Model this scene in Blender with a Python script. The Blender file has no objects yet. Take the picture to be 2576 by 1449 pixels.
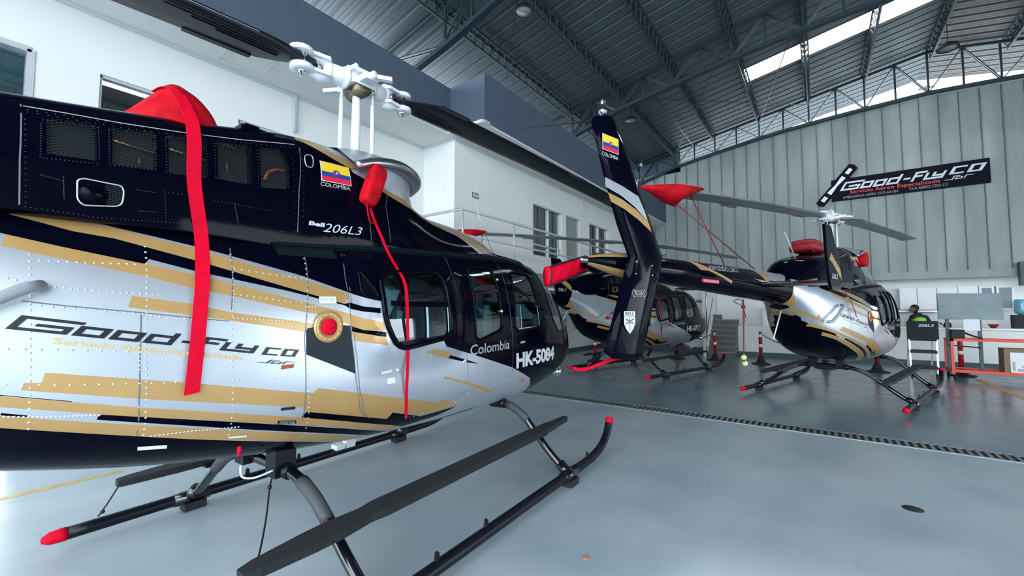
import bpy, bmesh, math, random, json
from mathutils import Vector, Matrix, geometry
random.seed(7)
SC = bpy.context.scene
COL = SC.collection
R = math.radians

# ---------------- camera, sky, exposure ----------------
cam_data = bpy.data.cameras.new('camera'); cam = bpy.data.objects.new('camera', cam_data); COL.objects.link(cam)
cam_data.sensor_width = 36.0; cam_data.lens = 36.0 * 1060.0 / 2576.0; cam_data.clip_start = .05; cam_data.clip_end = 400
cam.location = (0, 0, 1.6); cam.rotation_euler = (R(90 + 3.15), 0, R(36.2 - 90))
SC.camera = cam
world = bpy.data.worlds.new('sky'); SC.world = world; world.use_nodes = True
bg = world.node_tree.nodes['Background']; bg.inputs[0].default_value = (.86, .94, 1.0, 1); bg.inputs[1].default_value = 7.5
SC.view_settings.view_transform = 'Standard'; SC.view_settings.look = 'None'
SC.view_settings.exposure = 0.02; SC.view_settings.gamma = 1.0
sun_data = bpy.data.lights.new('sun', 'SUN'); sun_data.energy = 3.0; sun_data.angle = R(3); sun_data.color = (1, .97, .92)
sun = bpy.data.objects.new('sun', sun_data); COL.objects.link(sun); sun.rotation_euler = (R(-52), 0, R(60)); sun.location = (-20, -10, 20)
SC.cycles.max_bounces = 9; SC.cycles.diffuse_bounces = 5; SC.cycles.glossy_bounces = 4; SC.cycles.transmission_bounces = 6
SC.cycles.transparent_max_bounces = 12; SC.cycles.caustics_reflective = False; SC.cycles.caustics_refractive = False
SC.cycles.sample_clamp_indirect = 8

# ---------------- materials ----------------
def mat(name, col, rough=.5, metal=0.0, noise=0.0, nscale=6.0, bump=0.0, bscale=60.0, coat=0.0, spec=.5, rvar=0.0, stretch=None):
    m = bpy.data.materials.new(name); m.use_nodes = True; nt = m.node_tree; b = nt.nodes['Principled BSDF']
    b.inputs['Base Color'].default_value = (*col, 1); b.inputs['Roughness'].default_value = rough; b.inputs['Metallic'].default_value = metal
    b.inputs['Coat Weight'].default_value = coat; b.inputs['Coat Roughness'].default_value = .06; b.inputs['Specular IOR Level'].default_value = spec
    tc = nt.nodes.new('ShaderNodeTexCoord'); mp = nt.nodes.new('ShaderNodeMapping'); nt.links.new(tc.outputs['Object'], mp.inputs[0])
    if stretch: mp.inputs['Scale'].default_value = stretch
    n = nt.nodes.new('ShaderNodeTexNoise'); n.inputs['Scale'].default_value = nscale; n.inputs['Detail'].default_value = 6; nt.links.new(mp.outputs[0], n.inputs['Vector'])
    v = max(noise, .02)
    cr = nt.nodes.new('ShaderNodeValToRGB'); cr.color_ramp.elements[0].position = .3; cr.color_ramp.elements[1].position = .7
    cr.color_ramp.elements[0].color = tuple(c * (1 - v) for c in col) + (1,); cr.color_ramp.elements[1].color = tuple(min(1, c * (1 + v)) for c in col) + (1,)
    nt.links.new(n.outputs['Fac'], cr.inputs[0]); nt.links.new(cr.outputs[0], b.inputs['Base Color'])
    if rvar:
        mr = nt.nodes.new('ShaderNodeMapRange'); mr.inputs['To Min'].default_value = max(.02, rough - rvar); mr.inputs['To Max'].default_value = rough + rvar
        mr.inputs['From Min'].default_value = .3; mr.inputs['From Max'].default_value = .7
        nt.links.new(n.outputs['Fac'], mr.inputs[0]); nt.links.new(mr.outputs[0], b.inputs['Roughness'])
    if bump:
        n2 = nt.nodes.new('ShaderNodeTexNoise'); n2.inputs['Scale'].default_value = bscale; n2.inputs['Detail'].default_value = 4; nt.links.new(mp.outputs[0], n2.inputs['Vector'])
        bp = nt.nodes.new('ShaderNodeBump'); bp.inputs['Strength'].default_value = bump; bp.inputs['Distance'].default_value = .02
        nt.links.new(n2.outputs['Fac'], bp.inputs['Height']); nt.links.new(bp.outputs[0], b.inputs['Normal'])
    return m
def glass_mat(name, tint, gloss=.14, rough=.02):
    m = bpy.data.materials.new(name); m.use_nodes = True; nt = m.node_tree; nt.nodes.remove(nt.nodes['Principled BSDF'])
    o = nt.nodes['Material Output']; t = nt.nodes.new('ShaderNodeBsdfTransparent'); t.inputs[0].default_value = (*tint, 1)
    g = nt.nodes.new('ShaderNodeBsdfGlossy'); g.inputs['Roughness'].default_value = rough; g.inputs[0].default_value = (.9, .95, 1, 1)
    f = nt.nodes.new('ShaderNodeFresnel'); f.inputs[0].default_value = 1.5
    ad = nt.nodes.new('ShaderNodeMath'); ad.operation = 'ADD'; ad.inputs[1].default_value = gloss - .04; nt.links.new(f.outputs[0], ad.inputs[0])
    x = nt.nodes.new('ShaderNodeMixShader'); nt.links.new(ad.outputs[0], x.inputs[0]); nt.links.new(t.outputs[0], x.inputs[1]); nt.links.new(g.outputs[0], x.inputs[2])
    nt.links.new(x.outputs[0], o.inputs[0]); return m
M = {}
M['silver'] = mat('silver_paint', (.56, .61, .68), .36, .65, noise=.05, nscale=3, coat=.3, bump=.05, bscale=2.2)
M['gold'] = mat('gold_paint', (.49, .30, .11), .34, .25, noise=.06, nscale=5, coat=.4, bump=.03, bscale=2.2)
M['black'] = mat('black_gloss_paint', (.0012, .0014, .0065), .07, 0, bump=.03, bscale=3, spec=.07)
M['walk'] = mat('anti_slip_coating', (.014, .026, .034), .85, 0, noise=.2, nscale=60, bump=.5, bscale=160)
M['decal_white'] = mat('decal_white', (.62, .66, .72), .4)
M['white'] = mat('white_enamel', (.78, .82, .87), .35, 0, noise=.03)
M['decal_black'] = mat('decal_black', (.006, .007, .016), .3)
M['decal_gold'] = mat('decal_gold', (.72, .47, .16), .4)
M['decal_grey'] = mat('decal_grey', (.34, .37, .42), .4)
M['yellow'] = mat('flag_yellow', (.86, .62, .03), .4); M['blue'] = mat('flag_blue', (.015, .06, .3), .4); M['red'] = mat('flag_red', (.75, .02, .05), .4)
M['red_cloth'] = mat('red_vinyl_cloth', (.46, .003, .012), .6, noise=.3, nscale=9, bump=.6, bscale=14, spec=.12)
M['red_bright'] = mat('red_ribbon', (.68, .003, .028), .6, noise=.08, nscale=30, bump=.15, bscale=200, spec=.08)
M['dark_red'] = mat('dark_red_cloth', (.28, .008, .02), .6, noise=.25, nscale=12, bump=.5, bscale=25)
M['rope'] = mat('dark_red_rope', (.16, .012, .02), .7)
M['grip'] = mat('black_satin_tube', (.004, .006, .012), .36, 0, noise=.2, nscale=20, spec=.25)
M['tube'] = mat('black_gloss_tube', (.004, .005, .01), .15, 0, coat=.6)
M['step'] = mat('black_step_grit', (.005, .009, .013), .75, noise=.3, nscale=40, bump=.4, bscale=150)
M['sleeve'] = mat('grey_rubber_sleeve', (.05, .055, .065), .6, noise=.15, nscale=20, bump=.1, bscale=90)
M['chrome'] = mat('chrome', (.75, .8, .85), .07, 1.0)
M['steel'] = mat('brushed_steel', (.42, .45, .48), .33, 1.0, noise=.1)
M['brass'] = mat('oiled_brass', (.16, .135, .09), .4, .8, noise=.3, nscale=30)
M['blade_black'] = mat('blade_black', (.002, .005, .011), .45, 0, noise=.3, nscale=4, bump=.05, stretch=(.4, 4, 4))
M['blade_grey'] = mat('blade_grey', (.15, .18, .2), .4, .2, noise=.3, nscale=3, bump=.04, stretch=(.5, 4, 4))
M['glass'] = glass_mat('cabin_glass', (.48, .76, .80), .09)
M['wall_glass'] = glass_mat('wall_window_glass', (.6, .7, .72), .25)
M['rivet_s'] = mat('rivet_silver', (.62, .66, .72), .25, .5)
M['rivet_b'] = mat('rivet_black_highlight', (.03, .035, .05), .25, .6)  # black rivets coloured greyer so the domes carry a painted highlight
M['mesh'] = mat('vent_wire', (.035, .05, .06), .35, .7)
M['dark'] = mat('recess_shade_black', (.003, .004, .006), .8)  # near-black paints the unlit depth behind vents, windows and grate
M['copper'] = mat('engine_pipe', (.16, .1, .05), .35, .8)
M['orange_hose'] = mat('orange_hose', (.35, .06, .02), .5)
M['seat'] = mat('seat_leather', (.02, .06, .09), .55, noise=.1, bump=.1)
M['seat_light'] = mat('seat_shell', (.4, .47, .45), .5)
M['cabin'] = mat('cabin_trim', (.05, .11, .14), .6)
M['cyan_trim'] = mat('window_slider_trim', (.3, .55, .6), .35)
M['seam'] = mat('panel_seam', (.16, .18, .21), .4, .3); M['seam_light'] = mat('panel_seam_light', (.5, .53, .5), .35, .4)  # seam tone raised to paint in the highlight along panel edges
M['drip'] = mat('drip_rail', (.003, .009, .013), .6, spec=.15)
M['rubber'] = mat('black_rubber', (.008, .009, .012), .7)
M['wall'] = mat('white_plaster', (.76, .785, .78), .7, noise=.02, nscale=2, bump=.05, bscale=120)
M['soffit'] = mat('soffit_board', (.68, .70, .70), .7, noise=.02)
M['fascia'] = mat('slate_blue_fascia', (.075, .105, .155), .75, noise=.05, nscale=3, bump=.08, bscale=200)
M['beam'] = mat('painted_steel_truss', (.022, .045, .058), .5, .2, noise=.2)
M['alu'] = mat('aluminium_frame', (.6, .65, .68), .35, .3)
M['rail'] = mat('rail_paint', (.45, .49, .52), .35, .2)
M['curtain'] = mat('window_blind', (.27, .31, .29), .8, noise=.1, nscale=3)
M['basebd'] = mat('slate_baseboard', (.03, .075, .1), .5)
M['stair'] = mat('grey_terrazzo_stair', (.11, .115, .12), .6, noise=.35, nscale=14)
M['orange'] = mat('orange_red_paint', (.75, .05, .02), .4, noise=.1)
M['bollard_red'] = mat('bollard_plastic', (.36, .012, .02), .4)
M['reflect'] = mat('reflective_band', (.85, .85, .85), .4)
M['board'] = mat('grey_board_cover', (.23, .30, .33), .6, noise=.1, nscale=3, bump=.3, bscale=4)
M['card'] = mat('cardboard', (.22, .16, .1), .8)
M['ball'] = mat('tennis_ball', (.62, .7, .3), .8, bump=.2, bscale=300)
M['vest'] = mat('hi_vis_vest', (.35, .75, .08), .6); M['skin'] = mat('skin', (.25, .12, .08), .55); M['hair'] = mat('hair', (.006, .006, .008), .6)
M['shirt'] = mat('dark_shirt', (.006, .01, .02), .7); M['trousers'] = mat('dark_trousers', (.01, .014, .025), .8)
M['water'] = mat('water_jug_blue', (.16, .42, .58), .12, noise=.15, nscale=12)
M['asphalt'] = mat('concrete_apron', (.42, .44, .45), .85, noise=.15, nscale=2)
M['yellow_line'] = mat('yellow_floor_line', (.55, .38, .12), .5, noise=.25, nscale=12)
M['drain'] = mat('drain_frame', (.33, .37, .4), .45, .5, noise=.1); M['drain_bar'] = mat('drain_grate_bar', (.24, .28, .3), .4, .6, noise=.1)
M['paper'] = mat('paper', (.75, .8, .85), .7); M['green'] = mat('sign_green', (.03, .16, .14), .5)
M['bannerblack'] = mat('banner_black', (.003, .0035, .012), .6, noise=.2, spec=.1)
M['redtext'] = mat('banner_red_text', (.75, .06, .03), .4)
M['lens'] = mat('lamp_lens', (.35, .37, .34), .3)
M['seam_dark'] = mat('cladding_seam', (.10, .13, .135), .5, .2)
M['stair_tread_lit'] = mat('stair_tread_lit', (.24, .25, .25), .6, noise=.3, nscale=14)  # treads paler than risers, painting in light and the nosing shadow
M['leaf'] = mat('dry_leaf', (.5, .2, .1), .8)
# floor: worn blue grey epoxy
def floor_mat():
    m = mat('epoxy_floor', (.3, .39, .45), .3); nt = m.node_tree; b = nt.nodes['Principled BSDF']
    tc = nt.nodes.new('ShaderNodeTexCoord')
    def noise(s, d, st=None):
        n = nt.nodes.new('ShaderNodeTexNoise'); n.inputs['Scale'].default_value = s; n.inputs['Detail'].default_value = d
        if st:
            mp = nt.nodes.new('ShaderNodeMapping'); mp.inputs['Scale'].default_value = st; mp.inputs['Rotation'].default_value = (0, 0, .5); nt.links.new(tc.outputs['Object'], mp.inputs[0]); nt.links.new(mp.outputs[0], n.inputs['Vector'])
        else: nt.links.new(tc.outputs['Object'], n.inputs['Vector'])
        return n
    a = noise(1.1, 9); cr = nt.nodes.new('ShaderNodeValToRGB'); e = cr.color_ramp.elements
    e[0].position = .32; e[0].color = (.30, .385, .45, 1); e[1].position = .68; e[1].color = (.42, .505, .56, 1)
    nt.links.new(a.outputs['Fac'], cr.inputs[0])
    s = noise(5, 8, (1, 3.5, 1)); c2 = nt.nodes.new('ShaderNodeValToRGB'); c2.color_ramp.elements[0].position = .62; c2.color_ramp.elements[0].color = (0, 0, 0, 1); c2.color_ramp.elements[1].position = .74; c2.color_ramp.elements[1].color = (.3, .3, .3, 1)
    nt.links.new(s.outputs['Fac'], c2.inputs[0])
    mx = nt.nodes.new('ShaderNodeMixRGB'); mx.inputs[2].default_value = (.22, .31, .38, 1); nt.links.new(c2.outputs[0], mx.inputs[0]); nt.links.new(cr.outputs[0], mx.inputs[1])
    sep = nt.nodes.new('ShaderNodeSeparateXYZ'); nt.links.new(tc.outputs['Object'], sep.inputs[0])
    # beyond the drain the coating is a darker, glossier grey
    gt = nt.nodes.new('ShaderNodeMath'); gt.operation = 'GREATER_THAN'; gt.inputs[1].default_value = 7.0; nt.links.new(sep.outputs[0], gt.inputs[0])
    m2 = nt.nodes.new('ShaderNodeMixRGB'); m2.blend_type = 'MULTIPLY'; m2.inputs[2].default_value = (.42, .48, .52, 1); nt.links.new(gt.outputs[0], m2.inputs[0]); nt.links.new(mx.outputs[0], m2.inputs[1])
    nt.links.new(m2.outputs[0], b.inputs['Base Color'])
    r = noise(2.3, 6); mr = nt.nodes.new('ShaderNodeMapRange'); mr.inputs['To Min'].default_value = .30; mr.inputs['To Max'].default_value = .37; mr.inputs['From Min'].default_value = .3; mr.inputs['From Max'].default_value = .7
    nt.links.new(r.outputs['Fac'], mr.inputs[0])
    sb = nt.nodes.new('ShaderNodeMath'); sb.operation = 'MULTIPLY_ADD'; sb.inputs[1].default_value = -.12; nt.links.new(gt.outputs[0], sb.inputs[0]); nt.links.new(mr.outputs[0], sb.inputs[2])
    nt.links.new(sb.outputs[0], b.inputs['Roughness'])
    bp = nt.nodes.new('ShaderNodeBump'); bp.inputs['Strength'].default_value = .02; bp.inputs['Distance'].default_value = .01
    w = noise(3.5, 5); nt.links.new(w.outputs['Fac'], bp.inputs['Height']); nt.links.new(bp.outputs[0], b.inputs['Normal'])
    return m
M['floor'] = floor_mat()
def sheet_mat(name, col, streak):
    m = mat(name, col, .5, .25, noise=.12, nscale=1.2, stretch=streak); return m
M['roof'] = sheet_mat('roof_sheet', (.08, .105, .122), (.6, .6, .6))
M['roof_far'] = sheet_mat('roof_sheet_brown', (.10, .092, .095), (.6, .6, .6))
M['cladding'] = mat('wall_cladding', (.27, .315, .315), .55, .1, noise=.2, nscale=1.5, stretch=(1, 1.2, .25))
M['skylight'] = bpy.data.materials.new('translucent_skylight'); M['skylight'].use_nodes = True
nt = M['skylight'].node_tree; nt.nodes.remove(nt.nodes['Principled BSDF']); tl = nt.nodes.new('ShaderNodeBsdfTranslucent'); tl.inputs[0].default_value = (.95, .95, .9, 1)
tp = nt.nodes.new('ShaderNodeBsdfTransparent'); ms = nt.nodes.new('ShaderNodeMixShader'); ms.inputs[0].default_value = .2; nt.links.new(tl.outputs[0], ms.inputs[1]); nt.links.new(tp.outputs[0], ms.inputs[2]); nt.links.new(ms.outputs[0], nt.nodes['Material Output'].inputs[0])

# ---------------- mesh helpers ----------------
class MB:
    def __init__(s): s.v = []; s.f = []; s.m = []; s.sm = []
    def add(s, vs, fs, mi=0, smooth=False):
        o = len(s.v); s.v += [tuple(p) for p in vs]
        for f in fs: s.f.append(tuple(i + o for i in f)); s.m.append(mi); s.sm.append(smooth)
    def box(s, a, b, mi=0):
        x0, x1 = sorted((a[0], b[0])); y0, y1 = sorted((a[1], b[1])); z0, z1 = sorted((a[2], b[2])); e = (len(s.f) // 6 % 6)*.0003
        x0 -= e; y0 -= e; z0 += e*.5; x1 += e; y1 += e; z1 += e
        v = [(x0,y0,z0),(x1,y0,z0),(x1,y1,z0),(x0,y1,z0),(x0,y0,z1),(x1,y0,z1),(x1,y1,z1),(x0,y1,z1)]
        s.add(v, [(0,3,2,1),(4,5,6,7),(0,1,5,4),(1,2,6,5),(2,3,7,6),(3,0,4,7)], mi); return s
    def bar(s, a, b, w, h, mi=0, up=(0,0,1)):
        a, b = Vector(a), Vector(b); d = (b - a).normalized(); u = Vector(up)
        if abs(d.dot(u)) > .98: u = Vector((1,0,0))
        r = d.cross(u).normalized(); u = r.cross(d)
        v = [p + r*sx*w/2 + u*sy*h/2 for p in (a, b) for sx, sy in ((-1,-1),(1,-1),(1,1),(-1,1))]
        s.add(v, [(0,1,2,3),(7,6,5,4),(0,4,5,1),(1,5,6,2),(2,6,7,3),(3,7,4,0)], mi); return s
    def tube(s, pts, rad, n=10, mi=0, caps=True, squash=None):
        pts = [Vector(p) for p in pts]; rs = rad if isinstance(rad, (list, tuple)) else [rad]*len(pts)
        rings = []; prev = None
        for i, p in enumerate(pts):
            d = (pts[min(i+1, len(pts)-1)] - pts[max(i-1, 0)]).normalized()
            if prev is None:
                u = Vector((0,0,1)) if abs(d.z) < .9 else Vector((1,0,0)); u = (u - d*u.dot(d)).normalized()
            else: u = (prev - d*prev.dot(d)).normalized()
            prev = u; r = d.cross(u)
            rings.append([p + (u*math.cos(2*math.pi*k/n)*(squash or 1) + r*math.sin(2*math.pi*k/n))*rs[i] for k in range(n)])
        v = [q for ring in rings for q in ring]; f = []
        for i in range(len(rings)-1):
            for k in range(n): f.append((i*n+k, i*n+(k+1)%n, (i+1)*n+(k+1)%n, (i+1)*n+k))
        if caps: f.append(tuple(range(n-1, -1, -1))); f.append(tuple(range((len(rings)-1)*n, len(rings)*n)))
        s.add(v, f, mi, True); return s
    def lathe(s, prof, c=(0,0,0), axis='z', n=20, mi=0):
        v = []; f = []
        for r, h in prof:
            for k in range(n):
                a = 2*math.pi*k/n; p = (r*math.cos(a), r*math.sin(a), h)
                if axis == 'x': p = (p[2], p[0], p[1])
                if axis == 'y': p = (p[0], p[2], p[1])
                v.append((p[0]+c[0], p[1]+c[1], p[2]+c[2]))
        for i in range(len(prof)-1):
            for k in range(n): f.append((i*n+k, i*n+(k+1)%n, (i+1)*n+(k+1)%n, (i+1)*n+k))
        f.append(tuple(range(n))); f.append(tuple(range((len(prof)-1)*n, len(prof)*n)))
        s.add(v, f, mi, True); return s
    def ball(s, c, r, mi=0, n=16, sc=(1,1,1)):
        prof = [(max(.0005, math.sin(math.pi*i/10))*r, -math.cos(math.pi*i/10)*r) for i in range(11)]
        o = len(s.v); s.lathe(prof, (0,0,0), 'z', n, mi)
        for i in range(o, len(s.v)): p = s.v[i]; s.v[i] = (p[0]*sc[0]+c[0], p[1]*sc[1]+c[1], p[2]*sc[2]+c[2])
        return s
    def prism(s, poly, f3, t0, t1, mi=0):    # poly 2D, f3(u,v,t)->xyz
        n = len(poly); v = [f3(u, w, t) for t in (t0, t1) for u, w in poly]
        s.add(v, [tuple(range(n)), tuple(range(2*n-1, n-1, -1))] + [(i, n+i, n+(i+1)%n, (i+1)%n) for i in range(n)], mi); return s
    def ribbon(s, pts, w, side, mi=0, t=.003):
        pts = [Vector(p) for p in pts]; v = []
        for i, p in enumerate(pts):
            sd = Vector(side[i] if isinstance(side, list) else side).normalized()
            d = (pts[min(i+1, len(pts)-1)] - pts[max(i-1, 0)]).normalized(); nn = d.cross(sd).normalized()
            v += [p - sd*w/2 - nn*t/2, p + sd*w/2 - nn*t/2, p + sd*w/2 + nn*t/2, p - sd*w/2 + nn*t/2]
        f = [(0,1,2,3), tuple(len(v)-4+k for k in (3,2,1,0))]
        for i in range(len(pts)-1):
            for k in range(4): f.append((i*4+k, (i+1)*4+k, (i+1)*4+(k+1)%4, i*4+(k+1)%4))
        s.add(v, f, mi); return s
    def mesh(s, name, mats, clean=True):
        me = bpy.data.meshes.new(name); me.from_pydata(s.v, [], s.f)
        for m in (mats if isinstance(mats, list) else [mats]): me.materials.append(m)
        for p, mi, sm in zip(me.polygons, s.m, s.sm): p.material_index = mi; p.use_smooth = sm
        if clean:
            bm = bmesh.new(); bm.from_mesh(me); bmesh.ops.recalc_face_normals(bm, faces=bm.faces); bm.to_mesh(me); bm.free()
        me.update(); return me
def obj(name, me, parent=None, mats=None):
    if isinstance(me, MB): me = me.mesh(name, mats)
    o = bpy.data.objects.new(name, me); COL.objects.link(o)
    if parent: o.parent = parent
    return o
def tag(o, label=None, cat=None, group=None, kind=None):
    if label: o['label'] = label
    if cat: o['category'] = cat
    if group: o['group'] = group
    if kind: o['kind'] = kind
    return o
def empty(name, loc=(0,0,0), rz=0.0):
    o = bpy.data.objects.new(name, None); COL.objects.link(o); o.location = loc; o.rotation_euler = (0,0,rz); o.empty_display_size = .1; return o
def struct(name, mb, m): return tag(obj(name, mb, None, m), kind='structure')
def lerp(a, b, t): return a + (b - a) * t
def smooth_path(pts, k=6):
    pts = [Vector(p) for p in pts]; out = []
    for i in range(len(pts)-1):
        p0, p1, p2, p3 = pts[max(i-1,0)], pts[i], pts[i+1], pts[min(i+2, len(pts)-1)]
        for j in range(k):
            t = j/k; out.append(.5*((2*p1) + (p2-p0)*t + (2*p0-5*p1+4*p2-p3)*t*t + (3*p1-p0-3*p2+p3)*t**3))
    out.append(pts[-1]); return out
_tc = {}
def text_geo(s, bold=0.0, spacing=1.0):
    key = (s, bold, spacing)
    if key in _tc: return _tc[key]
    cu = bpy.data.curves.new('lettering', 'FONT'); cu.body = s; cu.offset = bold; cu.space_character = spacing; cu.resolution_u = 3
    o = bpy.data.objects.new('lettering', cu); COL.objects.link(o); dg = bpy.context.evaluated_depsgraph_get(); me = bpy.data.meshes.new_from_object(o.evaluated_get(dg))
    xs = [v.co.x for v in me.vertices]; ys = [v.co.y for v in me.vertices]; x0, x1 = min(xs), max(xs)
    y0, y1 = min(ys), max(ys)
    V = [((v.co.x-x0)/(x1-x0), (v.co.y-y0)/(y1-y0)) for v in me.vertices]; F = [tuple(p.vertices) for p in me.polygons]
    bpy.data.objects.remove(o); bpy.data.meshes.remove(me); bpy.data.curves.remove(cu)
    _tc[key] = (V, F, (x1-x0)/(y1-y0)); return _tc[key]
def rects_geo(rs):
    us = sorted({round(r[0], 4) for r in rs} | {round(r[2], 4) for r in rs}); vs_ = sorted({round(r[1], 4) for r in rs} | {round(r[3], 4) for r in rs})
    U = []
    for a, b in zip(us, us[1:]):
        n = max(1, int((b-a)/.04)); U += [lerp(a, b, i/n) for i in range(n)]
    U.append(us[-1]); V = []; F = []
    for a, b in zip(U, U[1:]):
        for c, d in zip(vs_, vs_[1:]):
            mu, mv = (a+b)/2, (c+d)/2
            if any(r[0] <= mu <= r[2] and r[1] <= mv <= r[3] for r in rs):
                o = len(V); V += [(a, c), (b, c), (b, d), (a, d)]; F.append((o, o+1, o+2, o+3))
    return V, F, 1
def logo_geo():
    r = []; T = .2; W = .026
    def Hb(u0, u1, v): r.append((u0, v, u1, v+T))
    def Vb(u, v0, v1): r.append((u, v0, u+W, v1))
    Hb(0, .21, .8 + 0); Vb(0, 0, 1); Hb(0, .19, 0); Vb(.164, 0, .5); Hb(.07, .19, .36)
    for a, b in ((.205, .32), (.335, .45)): Hb(a, b, .55); Hb(a, b, 0); Vb(a, 0, .75); Vb(b-W, 0, .75)
    Hb(.465, .585, .55); Hb(.465, .585, 0); Vb(.465, 0, .75); Vb(.585-W, 0, 1.0)
    Hb(.615, .68, .3)
    Vb(.70, 0, 1.0); Hb(.70, .81, .8); Hb(.70, .785, .42)
    Vb(.81, 0, .75); Hb(.81, .87, 0)
    Vb(.875, .3, .75); Hb(.875, .99, .3 - .02); Vb(.964, 0, .75); Hb(.86, .99, 0)
    return rects_geo(r)
def co_geo():
    r = [(0,0,.12,1),(0,0,.45,.2),(0,.8,.45,1),(.55,0,.67,1),(.88,0,1,1),(.55,0,1,.2),(.55,.8,1,1)]; return rects_geo(r)
def sas_geo():
    r = [(0,0,.3,.16),(.24,0,.3,1),(.24,.84,.5,1),(.36,.0,.64,.16),(.36,0,.41,.6),(.36,.5,.64,.64),(.59,0,.64,.64),(.7,0,.75,.8),(.7,.7,1,.86)]; return rects_geo(r)
def plane_text(name, s, m, parent, o, ux, uy, nrm, off=.003, bold=0.0, geo=None):
    V, F, _ = geo or text_geo(s, bold)
    o, ux, uy, nrm = Vector(o), Vector(ux), Vector(uy), Vector(nrm).normalized()
    mb = MB(); mb.add([o + ux*u + uy*v + nrm*off for u, v in V], F); return obj(name, mb.mesh(name, m, False), parent)
# ---------------- aircraft surface tables ----------------
def interp(tab, x, k):
    n = len(tab)
    if x <= tab[0][0]: return tab[0][k]
    if x >= tab[-1][0]: return tab[-1][k]
    lo, hi = 0, n - 1
    while hi - lo > 1:
        m = (lo + hi) // 2
        if tab[m][0] <= x: lo = m
        else: hi = m
    def slope(i):
        if i == 0: return (tab[1][k] - tab[0][k]) / (tab[1][0] - tab[0][0])
        if i == n - 1: return (tab[-1][k] - tab[-2][k]) / (tab[-1][0] - tab[-2][0])
        a = (tab[i][k] - tab[i-1][k]) / (tab[i][0] - tab[i-1][0])
        b = (tab[i+1][k] - tab[i][k]) / (tab[i+1][0] - tab[i][0])
        return 0.0 if a * b <= 0 else 2 * a * b / (a + b)
    x0, x1 = tab[lo][0], tab[hi][0]; h = x1 - x0; t = (x - x0) / h
    y0, y1, m0, m1 = tab[lo][k], tab[hi][k], slope(lo) * h, slope(hi) * h
    return (2*t**3-3*t*t+1)*y0 + (t**3-2*t*t+t)*m0 + (-2*t**3+3*t*t)*y1 + (t**3-t*t)*m1
# x, z bottom, z top, z of widest point, half width, exponent
BODY = [(-2.95,1.70,2.16,1.93,.235,2.1),(-2.8,1.62,2.17,1.90,.27,2.1),(-2.5,1.42,2.17,1.80,.33,2.2),(-2.25,1.15,2.16,1.68,.40,2.3),
        (-2.0,.98,2.14,1.55,.46,2.4),(-1.6,.86,2.13,1.45,.54,2.5),(-1.2,.78,2.13,1.38,.60,2.6),(-.7,.71,2.15,1.32,.65,2.7),(0,.65,2.20,1.28,.665,2.8),
        (.8,.62,2.24,1.26,.665,2.8),(1.5,.62,2.25,1.25,.65,2.8),(2.0,.64,2.22,1.25,.625,2.7),(2.4,.68,2.10,1.22,.58,2.5),(2.7,.74,1.92,1.19,.52,2.4),
        (2.95,.81,1.71,1.16,.44,2.3),(3.14,.89,1.53,1.14,.35,2.2),(3.27,.97,1.36,1.13,.23,2.0),(3.34,1.04,1.24,1.13,.12,2.0),(3.36,1.12,1.15,1.135,.01,2.0)]
BOOM = [(-6.75,1.95,2.12,2.035,.07,2.0),(-6.3,1.91,2.16,2.035,.12,2.0),(-4.5,1.80,2.18,1.99,.18,2.0),(-2.95,1.70,2.17,1.935,.235,2.0),(-2.75,1.61,2.18,1.90,.275,2.1)]
COWL = [(-2.86,2.05,2.18,2.06,.14,2.2),(-2.7,1.98,2.30,2.02,.24,2.4),(-2.45,1.95,2.42,2.00,.33,2.8),(-2.1,1.985,2.50,2.01,.40,3.4),(-1.7,1.985,2.56,2.01,.44,3.8),
        (-1.2,1.98,2.65,2.0,.46,4.0),(-.68,1.96,2.76,1.98,.47,4.0),(-.3,1.97,2.79,1.98,.47,3.2),(0,1.98,2.76,1.99,.46,2.8),(.2,1.99,2.66,2.0,.46,2.6),(.4,1.99,2.53,2.0,.45,2.5),
        (.6,2.0,2.47,2.0,.44,2.4),(.9,2.0,2.45,2.0,.43,2.3),(1.3,2.0,2.41,2.0,.38,2.2),(1.6,2.0,2.31,2.0,.31,2.1),(1.85,2.0,2.20,2.0,.2,2.0),(1.95,2.0,2.15,2.0,.1,2.0)]
def sstep(a, b, x):
    t = min(1, max(0, (x - a) / (b - a))); return t * t * (3 - 2 * t)
def bulge(x, z):
    return .055 * sstep(-.48, -.3, x) * (1 - sstep(.42, .62, x)) * sstep(1.2, 1.36, z) * (1 - sstep(1.86, 2.02, z))
def side_y(tab, x, z):
    zb, zt, zc, hw, n = (interp(tab, x, k) for k in (1,2,3,4,5))
    q = (z - zc) / (zt - zc) if z > zc else (zc - z) / (zc - zb)
    if not 0 <= q < 1: return None
    y = hw * (1 - abs(q) ** n) ** (1 / n)
    if tab is BODY: y += bulge(x, z)
    return y
def sec_point(tab, x, th):   # th -90..90 deg, right side is negative y
    zb, zt, zc, hw, n = (interp(tab, x, k) for k in (1,2,3,4,5))
    s, c = math.sin(math.radians(th)), max(0.0, math.cos(math.radians(th)))
    z = zc + (zt - zc) * abs(s) ** (2/n) if s >= 0 else zc - (zc - zb) * abs(s) ** (2/n)
    y = hw * c ** (2/n)
    if tab is BODY: y += bulge(x, z)
    return y, z
def theta_of(tab, x, z):
    zb, zt, zc, hw, n = (interp(tab, x, k) for k in (1,2,3,4,5))
    q = (z - zc) / (zt - zc) if z > zc else (z - zc) / (zc - zb)
    q = max(-1, min(1, q))
    a = math.degrees(math.asin(abs(q) ** (n/2)))
    return a if q >= 0 else -a
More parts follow.
